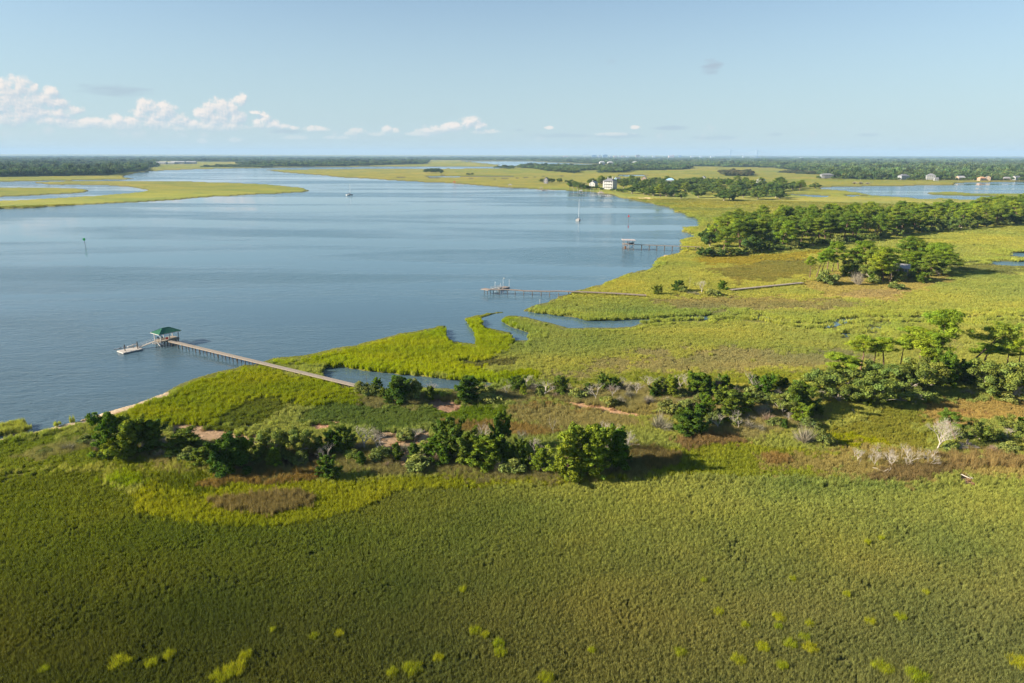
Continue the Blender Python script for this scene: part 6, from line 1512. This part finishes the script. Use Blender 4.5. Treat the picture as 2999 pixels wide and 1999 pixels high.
# ---- houses
def house(px, py, w, d, h, roof, rz, label, wallm=None, roofm=None, stilts=0.0, nw=4, nst=2, porch=False, chimney=False, cat='house', z=0.9, hr=None, name='house'):
    g = P(px, py, z); root = empty(name, (g.x, g.y, z), rz, label, cat); wallm = wallm or M_WHITE; roofm = roofm or M_ROOFG
    hx, hy = w / 2, d / 2; zb_ = stilts
    if stilts:
        for x in (-hx + .3, 0, hx - .3):
            for y in (-hy + .3, hy - .3): q = MB(); q.box((x, y, stilts / 2 - .5), (.3, .3, stilts + 1)); q.build('stilt', M_PLANK, root)
    q = MB(); q.box((0, 0, zb_ + h / 2), (w, d, h)); 
    hr = hr or min(w, d) * .32
    if roof == 'gable':
        q.quad((-hx, -hy, zb_ + h), (-hx, hy, zb_ + h), (-hx, 0, zb_ + h + hr)); q.quad((hx, hy, zb_ + h), (hx, -hy, zb_ + h), (hx, 0, zb_ + h + hr))
    q.build('wall', wallm, root)
    q = MB(); o = .5; zr = zb_ + h + .02; ex_, ey_ = hx + o, hy + o
    if roof == 'gable':
        zl = zr - hr * o / hy
        for s in (-1, 1):
            q.quad((-ex_, s * ey_, zl), (ex_, s * ey_, zl), (ex_, 0, zr + hr), (-ex_, 0, zr + hr)); q.quad((-ex_, s * ey_, zl + .2), (ex_, s * ey_, zl + .2), (ex_, 0, zr + hr + .2), (-ex_, 0, zr + hr + .2)); q.quad((-ex_, s * ey_, zl), (ex_, s * ey_, zl), (ex_, s * ey_, zl + .2), (-ex_, s * ey_, zl + .2))
            for t in (-1, 1): q.quad((t * ex_, s * ey_, zl), (t * ex_, 0, zr + hr), (t * ex_, 0, zr + hr + .2), (t * ex_, s * ey_, zl + .2))
    else:
        rl = max(.3, hx - hy) if w > d else .3; q.box((0, 0, zr + .1), (2 * ex_, 2 * ey_, .2)); zr += .2
        q.quad((-ex_, -ey_, zr), (ex_, -ey_, zr), (rl, 0, zr + hr), (-rl, 0, zr + hr)); q.quad((ex_, ey_, zr), (-ex_, ey_, zr), (-rl, 0, zr + hr), (rl, 0, zr + hr)); q.quad((-ex_, ey_, zr), (-ex_, -ey_, zr), (-rl, 0, zr + hr)); q.quad((ex_, -ey_, zr), (ex_, ey_, zr), (rl, 0, zr + hr))
    rf = q.build('roof', roofm, root)
    if chimney:
        for cx in ((-hx * .5,) if chimney == 1 else (-hx * .5, hx * .45)): q = MB(); q.box((cx, .3, zb_ + h + hr * .9), (.9, .9, hr * 1.2 + 1.0)); q.build('chimney', wallm, rf)
    sh = h / nst; wm = MB(); wm.box((0, 0, 0), (1.2, .1, sh * .5)); wme = wm.mesh('window', M_GLASS); fr = MB(); fr.box((0, .03, sh * .27), (1.5, .1, .12)); fr.box((0, .03, -sh * .27), (1.5, .1, .12)); fr.box((-.68, .03, 0), (.14, .1, sh * .54)); fr.box((.68, .03, 0), (.14, .1, sh * .54)); frm = fr.mesh('frame', M_WHITE)
    def win(x, y, zz, rot):
        o_ = bpy.data.objects.new('window', wme); COL.objects.link(o_); o_.parent = root; o_.location = (x, y, zz); o_.rotation_euler = (0, 0, rot)
        f_ = bpy.data.objects.new('frame', frm); COL.objects.link(f_); f_.parent = o_
    for st in range(nst):
        zz = zb_ + sh * (st + .55)
        for i in range(nw): win(-hx + w * (i + .5) / nw, -hy - .02, zz, 0)
        nd = max(2, int(nw * d / w))
        for i in range(nd): win(-hx - .02, -hy + d * (i + .5) / nd, zz, -math.pi / 2); win(hx + .02, -hy + d * (i + .5) / nd, zz, math.pi / 2)
    if porch:
        for st in range(nst):
            zz = zb_ + sh * st; q = MB(); q.box((-hx * .1, -hy - 1.4, zz + .12), (w * .8, 2.7, .2)); 
            for i in range(5): q.box((-hx * .1 - w * .38 + i * w * .19, -hy - 2.6, zz + sh / 2), (.22, .22, sh))
            q.bar((-hx * .1 - w * .4, -hy - 2.65, zz + 1.05), (-hx * .1 + w * .4, -hy - 2.65, zz + 1.05), .08, .1); q.build('porch', M_WHITE, root)
        q = MB(); q.box((-hx * .1, -hy - 1.3, zb_ + h - .02), (w * .84, 3.0, .18)); q.build('porch_roof', roofm, root)
    return root
house(1786, 553.5, 20, 15, 14.5, 'hip', math.radians(-38), 'big white three storey house with porches on the wooded island', None, M_ROOFD, 0, 4, 3, True, 2, hr=4.4)
house(1738, 550, 14, 11, 7.5, 'gable', math.radians(60), 'smaller white gabled house left of the big white one', None, M_ROOFG, 1.5, 3, 2, False, 1, hr=3.4)
house(1599, 538, 9, 8, 8.5, 'gable', math.radians(75), 'grey peaked house half hidden by oaks out in the marsh', M_ROOFG, M_ROOFD, 1.0, 2, 2, hr=4.5)
house(1808, 535, 11, 9, 8, 'gable', math.radians(30), 'pale blue house behind the big white house', M_BLUEROOF, M_ROOFG, 1.5, 3, 2)
house(1886, 536, 12, 10, 9, 'gable', math.radians(70), 'house with a cream gable above the island trees', M_TAN, M_ROOFG, 2.0, 3, 2, hr=4)
house(1962, 542, 17, 11, 9, 'hip', math.radians(-15), 'house with a pale blue roof among the island trees', M_WHITE, M_BLUEROOF, 1.5, 4, 2, hr=3.5)
house(2059, 533, 12, 9, 9, 'gable', math.radians(60), 'small white house at the back of the wooded island', None, M_ROOFG, 1.5, 3, 2)
house(2227, 543, 14, 11, 9.5, 'gable', math.radians(40), 'white roofed house near the right end of the wooded island', None, M_WHITE, 1.5, 3, 2, hr=4)
house(2420, 523.6, 30, 16, 8.5, 'hip', math.radians(-8), 'long white mansion with columns on the far right shore', M_FARWALL, M_FARROOF, 2.5, 7, 2, True, z=1, hr=3)
house(2645, 527, 22, 14, 9, 'hip', math.radians(10), 'grey house with wide roof on the far right shore', M_GREY, M_ROOFD, 1.5, 5, 2, z=1)
house(2724, 527.6, 19, 14, 9.5, 'hip', math.radians(-20), 'white house with a pale hipped roof right of the grey one', M_FARWALL, M_FARROOF, 2, 4, 2, z=1, hr=5)
house(2741, 528.4, 9, 8, 5, 'gable', math.radians(-10), 'small white cottage beside the pale roofed house', M_FARWALL, M_FARROOF, 0, 2, 1, z=1)
house(2811, 527.6, 18, 12, 6, 'gable', math.radians(10), 'tan house among the trees of the far right shore', M_TAN, M_WHITE, 1, 4, 2, z=1)
house(2874, 528.6, 16, 11, 6, 'hip', math.radians(5), 'orange tinted house, left one of a close pair on the far right shore', M_TAN, simple('terracotta', s2l(200, 150, 116)), 0, 4, 1, z=1)
house(2892, 528, 13, 11, 7.5, 'gable', math.radians(60), 'pale house, right one of the close pair on the far right shore', M_TAN, M_ROOFG, 0, 3, 2, z=1)
house(2947, 527.6, 20, 11, 5, 'hip', math.radians(-5), 'low tan house near the right edge on the far shore', M_TAN, M_ROOFG, 0, 5, 1, z=1)
house(2975, 526.8, 16, 11, 7, 'gable', math.radians(15), 'rightmost pale house on the far shore', M_FARWALL, M_FARROOF, 0, 4, 2, z=1)
# cabin on the hammock
house(2632, 818, 7.2, 6.0, 2.8, 'gable', math.radians(-28), 'dark cabin with a pale metal roof hidden in the pine hammock', simple('dark_boards', s2l(92, 80, 72)), M_ROOFG, 3.4, 3, 1, z=.8, hr=1.5, name='cabin', cat='cabin')
# white works at the far left
for i, (px, py, w, d, h, lb) in enumerate(((474, 480.5, 60, 30, 11, 'large white shed of the far boatyard, leftmost'), (497, 480, 70, 36, 9, 'long low white shed of the far boatyard'), (523, 479.8, 80, 34, 13, 'tallest white shed of the far boatyard'), (553, 479.6, 90, 30, 12, 'long white shed at the right end of the far boatyard'))):
    house(px, py, w, d, h, 'gable', .05 * i, lb, None, M_WHITE, 0, 5, 1, z=1, name='shed', cat='shed', hr=4)
for px, py, lb in ((1763, 481.5, 'white villa on the bank of the far bay, left of two'), (1787, 482, 'white villa on the bank of the far bay, right of two'), (1860, 482, 'white villa among trees right of the far bay')):
    house(px, py, 34, 20, 14, 'hip', .2, lb, None, M_WHITE, 0, 4, 2, z=1, hr=8)

# ---- piers along the north shore
def far_pier(px0, px1, py, label, hut=None, z=1.6, w=2.0, hutm=None, head=0, poles=()):
    a, c = P(px0, py[0], z), P(px1, py[1], z); root = empty('far_pier', (a.x, a.y, 0), 0, label, 'pier'); e = (c.x - a.x, c.y - a.y)
    q = MB(); q.bar((0, 0, z), (e[0], e[1], z), w, .35); q.build('walkway', M_PILE if not hutm else M_PLANK2, root)
    n = max(4, int(abs(e[0]) / 7)); piles(root, [(e[0] * (i + .5) / n, e[1] * (i + .5) / n - 0.6) for i in range(n)], z + (.9 if poles else -.2), .28)
    if hut:
        hx0, hw, hh = hut; x = P(hx0, py[0], z).x - a.x
        for sx in (-1, 1):
            for sy in (-1, 1): q = MB(); q.box((x + sx * hw * .45, sy * hw * .35, z + hh / 2), (.35, .35, hh)); q.build('post', M_WHITE, root)
        q = MB(); zt_ = z + hh; r = hw * .6
        for k in range(4):
            p = [(-r, -r * .8), (r, -r * .8), (r, r * .8), (-r, r * .8)]; q.quad((x + p[k][0], p[k][1], zt_), (x + p[(k + 1) % 4][0], p[(k + 1) % 4][1], zt_), (x, 0, zt_ + hw * .3))
        q.build('roof', hutm or M_ROOFG, root)
        q = MB(); q.box((x, 0, z + .1), (hw, hw * .8, .3)); q.build('platform', M_PLANK, root)
    return root
far_pier(1327, 1360, (537.5, 539), 'short pier with a twin red roofed hut on the far marsh shore', (1331, 7, 3.2), hutm=M_RUST)
far_pier(1463, 1538, (548.3, 549.5), 'pier with a white roofed hut and a low float on the far marsh shore', (1494, 7, 4.5))
far_pier(1569, 1628, (555, 556.5), 'pier with a small boat lift on the far marsh shore', (1585, 5, 3.4), hutm=M_PLANK2)
far_pier(1668, 1752, (566, 566.5), 'blue grey pier with tall white poles below the big white house', (1701, 6, 4.0), z=2.0)
far_pier(1742, 1796, (570.5, 568), 'cluttered pier with brown platforms beside the blue grey one', (1760, 9, 3.0), z=2.4, w=4, hutm=M_PLANK)
for i, px in enumerate((1668, 1680, 1691, 1716, 1730, 1737, 1755)):
    lone_pile(px, 566.5, 552 if i else 547, 'tall dark pole at the outer end of the blue grey pier' if i == 0 else 'thin white pole of the row along the blue grey pier', .22 if i == 0 else .16, M_PILE if i == 0 else M_WHITE, M_PILE if i == 0 else M_WHITE)['group'] = 'poles along the blue grey pier'
skiff(1592, 556.5, 8, .3, 'small white boat at the pier with the boat lift')
skiff(1766, 573.5, 8, .2, 'small white boat below the cluttered pier')

# ---- things in the field
g = P(2822, 1304, 0.9)
pf = empty('wooden_platform', (g.x, g.y, .35), .05, 'low grey wooden platform in the dry field', 'platform')
q = MB()
for i in range(14): q.box((-2.45 + i * .38, 0, .55), (.35, 3.0, .08))
q.build('deck', M_PLANK, pf)
for sx in (-2.2, 0, 2.2):
    for sy in (-1.2, 1.2): q = MB(); q.box((sx, sy, .22), (.18, .18, .6)); q.build('leg', M_PILE, pf)
r = empty('wooden_chair', (g.x + 1.1, g.y + .2, .94), .4, 'pinkish wooden chair on the low platform', 'chair')
q = MB(); q.box((0, 0, .42), (.6, .6, .07)); q.build('seat', M_PLANK2, r); q = MB(); q.box((0, .28, .8), (.6, .07, .75)); q.build('backrest', M_PLANK2, r)
for sx in (-.25, .25):
    for sy in (-.25, .25): q = MB(); q.box((sx, sy, .2), (.07, .07, .4)); q.build('leg', M_PLANK2, r)
def log_at(p0, p1, r0, label):
    a, c = P(*p0, .7), P(*p1, .7); rr = np.random.default_rng(int(p0[0])); q = MB(); pts = [a.lerp(c, i / 6) + Vector((rr.normal(0, .15), rr.normal(0, .15), rr.normal(.1, .12))) for i in range(7)]
    o_ = pts[0].copy(); q.tube([p - o_ for p in pts], taper(r0, r0 * .4, 7), 7)
    for i in (3, 4, 5): q.tube(bend(rr, pts[i] - o_, (rr.normal(), rr.normal(), .8), 1.6, 3, .3), taper(r0 * .35, .02, 4), 4)
    tag(q.build('fallen_log', M_DEADWOOD, None, loc=tuple(o_)), label, 'log')
log_at((2556, 1371), (2608, 1388), .2, 'bleached fallen log below the dead tree group')
log_at((2810, 1392), (2850, 1405), .13, 'bleached driftwood on the small mud spot at the right')
log_at((2468, 1190), (2516, 1222), .26, 'white fallen limb sticking out of the oak thicket')
log_at((2610, 1196), (2696, 1188), .26, 'long white crooked limb lying along the thicket front')
log_at((915, 1384), (935, 1386), .14, 'short white piece of driftwood in the brown sedge')
log_at((1545, 1318), (1570, 1340), .2, 'white dead limb at the gap of the central clump')
def pole(px, pyb, pyt, label, r=.12, mat=None):
    g = P(px, pyb, .5); h = (pyb - pyt) * mpp(px, pyb) * 1.03; q = MB(); q.tube([(0, 0, -.4), (0, 0, h)], [r, r * .8], 8); q.tube([(0, 0, h), (0, 0, h + .08)], [r * 1.3, r * 1.3], 8)
    tag(q.build('pole', mat or M_PLANK2, None, loc=(g.x, g.y, .5)), label, 'pole')
pole(1937, 1146, 1116, 'bare wooden pole standing in the back row of trees')
pole(1074, 1128, 1092, 'thin dark pole in the backwater by the pier', .05, M_PILE)

# ---- skyline
def block(px, py_top, wpx, dist, label, mat, steps=1):
    x = (px - W / 2) / F * dist / math.cos(PITCH); zt_ = CAMH + (YH + (px - W / 2) * math.tan(ROLL) - py_top) / F * dist; w = wpx / F * dist
    root = empty('city_building', (x, dist, 0), 0, label, 'building')
    q = MB(); q.box((0, 0, zt_ / 2), (w, w * .7, zt_)); q.build('wall', mat, root)
    q = MB(); n = max(2, int(zt_ / 9))
    for i in range(n): q.box((0, -w * .35 - .15, 6 + i * zt_ / n), (w * .9, .5, zt_ / n * .35))
    q.build('window', M_CITY2, root)
    q = MB(); q.box((w * .1, 0, zt_ + 2.5), (w * .4, w * .3, 5)); q.build('roof', mat, root)
DC = 14000
BL = [(1722, 453.5, 14, M_CITY2, 'blue grey block, left of the tall pair on the skyline'), (1737, 452.8, 7, M_CITY, 'white block between the two blue skyline blocks'), (1752, 452, 13, M_CITY2, 'tallest blue glass block on the skyline'), (1768, 455, 6, M_CITY, 'low white block right of the tallest blue block'), (1780, 455, 8, M_CITY3, 'low pale pink block on the skyline'), (1792, 454, 5, M_CITY, 'small white tower in the low skyline row'), (1801, 455, 10, M_CITY3, 'wide low pink block on the skyline'), (1814, 455.3, 8, M_CITY, 'low white block left of the tan tower'),
      (1841, 452.3, 11, M_TAN, 'lone tan tower block on the skyline'), (1862, 456, 8, M_CITY, 'low white block right of the tan tower'), (1932, 454.8, 14, M_CITY3, 'wide pinkish block on the skyline left of the bridge'), (1938, 453, 5, M_CITY3, 'narrow pinkish tower on the skyline left of the bridge'), (1956, 454, 8, M_CITY2, 'grey blue block left of the bridge'), (2014, 456, 7, M_CITY, 'white block at the left foot of the bridge'), (2045, 456.5, 12, M_CITY, 'low white block below the bridge span'), (2130, 456.3, 5, M_CITY, 'small white tower below the bridge'),
      (2155, 458, 14, M_CITY, 'white hall at the foot of the second bridge tower'), (2172, 457.5, 10, M_CITY, 'white block right of the second bridge tower'), (2290, 459.3, 12, M_CITY, 'white harbour shed right of the bridge, left one'), (2325, 459.5, 16, M_CITY, 'white harbour shed right of the bridge, middle one'), (2385, 460, 18, M_CITY, 'white harbour shed right of the bridge, right one'), (1528, 454, 4, M_CITY, 'tiny white tower far left on the skyline'), (1604, 455.5, 5, M_CITY, 'small white block far left on the skyline'), (1645, 455.6, 14, M_CITY3, 'low wide block left of the harbour cranes'), (1885, 455.6, 8, M_CITY, 'low pale block midway between tan tower and bridge'), (1990, 456, 9, M_CITY, 'low pale block left of the bridge foot')]
for i, (px, pt, wp, mt, lb) in enumerate(BL): block(px, pt + 0.5, wp, DC + 60 * i, lb, mt)
# cable-stayed bridge
def sky_pt(px, py, dist): return Vector(((px - W / 2) / F * dist / math.cos(PITCH), dist, CAMH + (YH + (px - W / 2) * math.tan(ROLL) - py) / F * dist))
br = empty('suspension_bridge', (sky_pt(2130, 455, 15000).x, 15000, 0), 0, 'pale cable stayed bridge with two diamond towers on the horizon', 'bridge'); bx = br.location.x
q = MB(); a = sky_pt(1985, 457.5, 15000); m1 = sky_pt(2130, 454.2, 15000); c = sky_pt(2290, 459, 15000); zs = [(1985, 458), (2040, 456.2), (2093, 454.6), (2166, 454.6), (2220, 456.6), (2290, 459.2)]
for (x0, y0), (x1, y1) in zip(zs[:-1], zs[1:]):
    p, r_ = sky_pt(x0, y0, 15000), sky_pt(x1, y1, 15000); q.bar((p.x - bx, 0, p.z), (r_.x - bx, 0, r_.z), 30, 7)
q.build('deck', M_CITY, br)
for px, pt in ((2093, 437.5), (2166, 438.5)):
    t = sky_pt(px, pt, 15000); dk = sky_pt(px, 454.6, 15000)
    q = MB(); 
    for s in (-1, 1): q.bar((t.x - bx + s * 1.5, 0, t.z), (t.x - bx + s * 14, s * 10, dk.z - 5), 7, 7); q.bar((t.x - bx + s * 14, s * 10, dk.z - 5), (t.x - bx + s * 6, 0, 0), 9, 9)
    q.build('tower', M_CITY2, br)
    q = MB()
    for s in (-1, 1):
        for k in range(1, 8): e = sky_pt(px + s * k * 8.5, 454.8 + (.35 * k if (s < 0) == (px < 2130) else 0), 15000); q.tube([(t.x - bx, 0, t.z - k * 2), (e.x - bx, 0, e.z)], [.9, .9], 4)
    q.build('cable', M_CITY, br)
def crane(px, pt, label, s=1):
    t = sky_pt(px, pt, 14500); root = empty('harbour_crane', (t.x, 14500, 0), 0, label, 'crane'); h = t.z
    q = MB()
    for x in (-14, 14):
        for y in (-12, 12): q.bar((x, y, 0), (x * .8, y, h * .62), 4, 4)
    q.bar((-14, -12, h * .3), (14, -12, h * .3), 3, 3); q.bar((-14, 12, h * .3), (14, 12, h * .3), 3, 3); q.build('frame', M_CITY, root)
    q = MB(); q.bar((-34, 0, h * .62), (26, 0, h * .62), 8, 5); q.bar((10 * s, 0, h * .62), (26 * s, 0, h), 4, 4); q.build('boom', M_CITY2, root)
crane(1696, 446, 'pale harbour crane on the skyline, left of two'); crane(1704, 444.5, 'pale harbour crane on the skyline, right of two')
# radio masts over the woods
for px, pt, lb in ((18, 446, 'hair thin radio mast above the woods at the far left'), (355, 449, 'thin radio mast over the left bank woods'), (556, 443, 'radio mast above the boatyard'), (842, 448, 'pale mast over the grove, left of two'), (910, 448, 'pale mast over the grove, right of two'), (1210, 450, 'thin mast on the horizon in the middle')):
    t = sky_pt(px, pt, 9000); q = MB(); q.tube([(0, 0, 0), (0, 0, t.z)], [2.2, .7], 5)
    for k in range(6): q.box((0, 0, t.z * (k + 1) / 6.5), (3.5, 3.5, .8))
    tag(q.build('radio_mast', M_CITY, None, loc=(t.x, 9000, 0)), lb, 'mast')
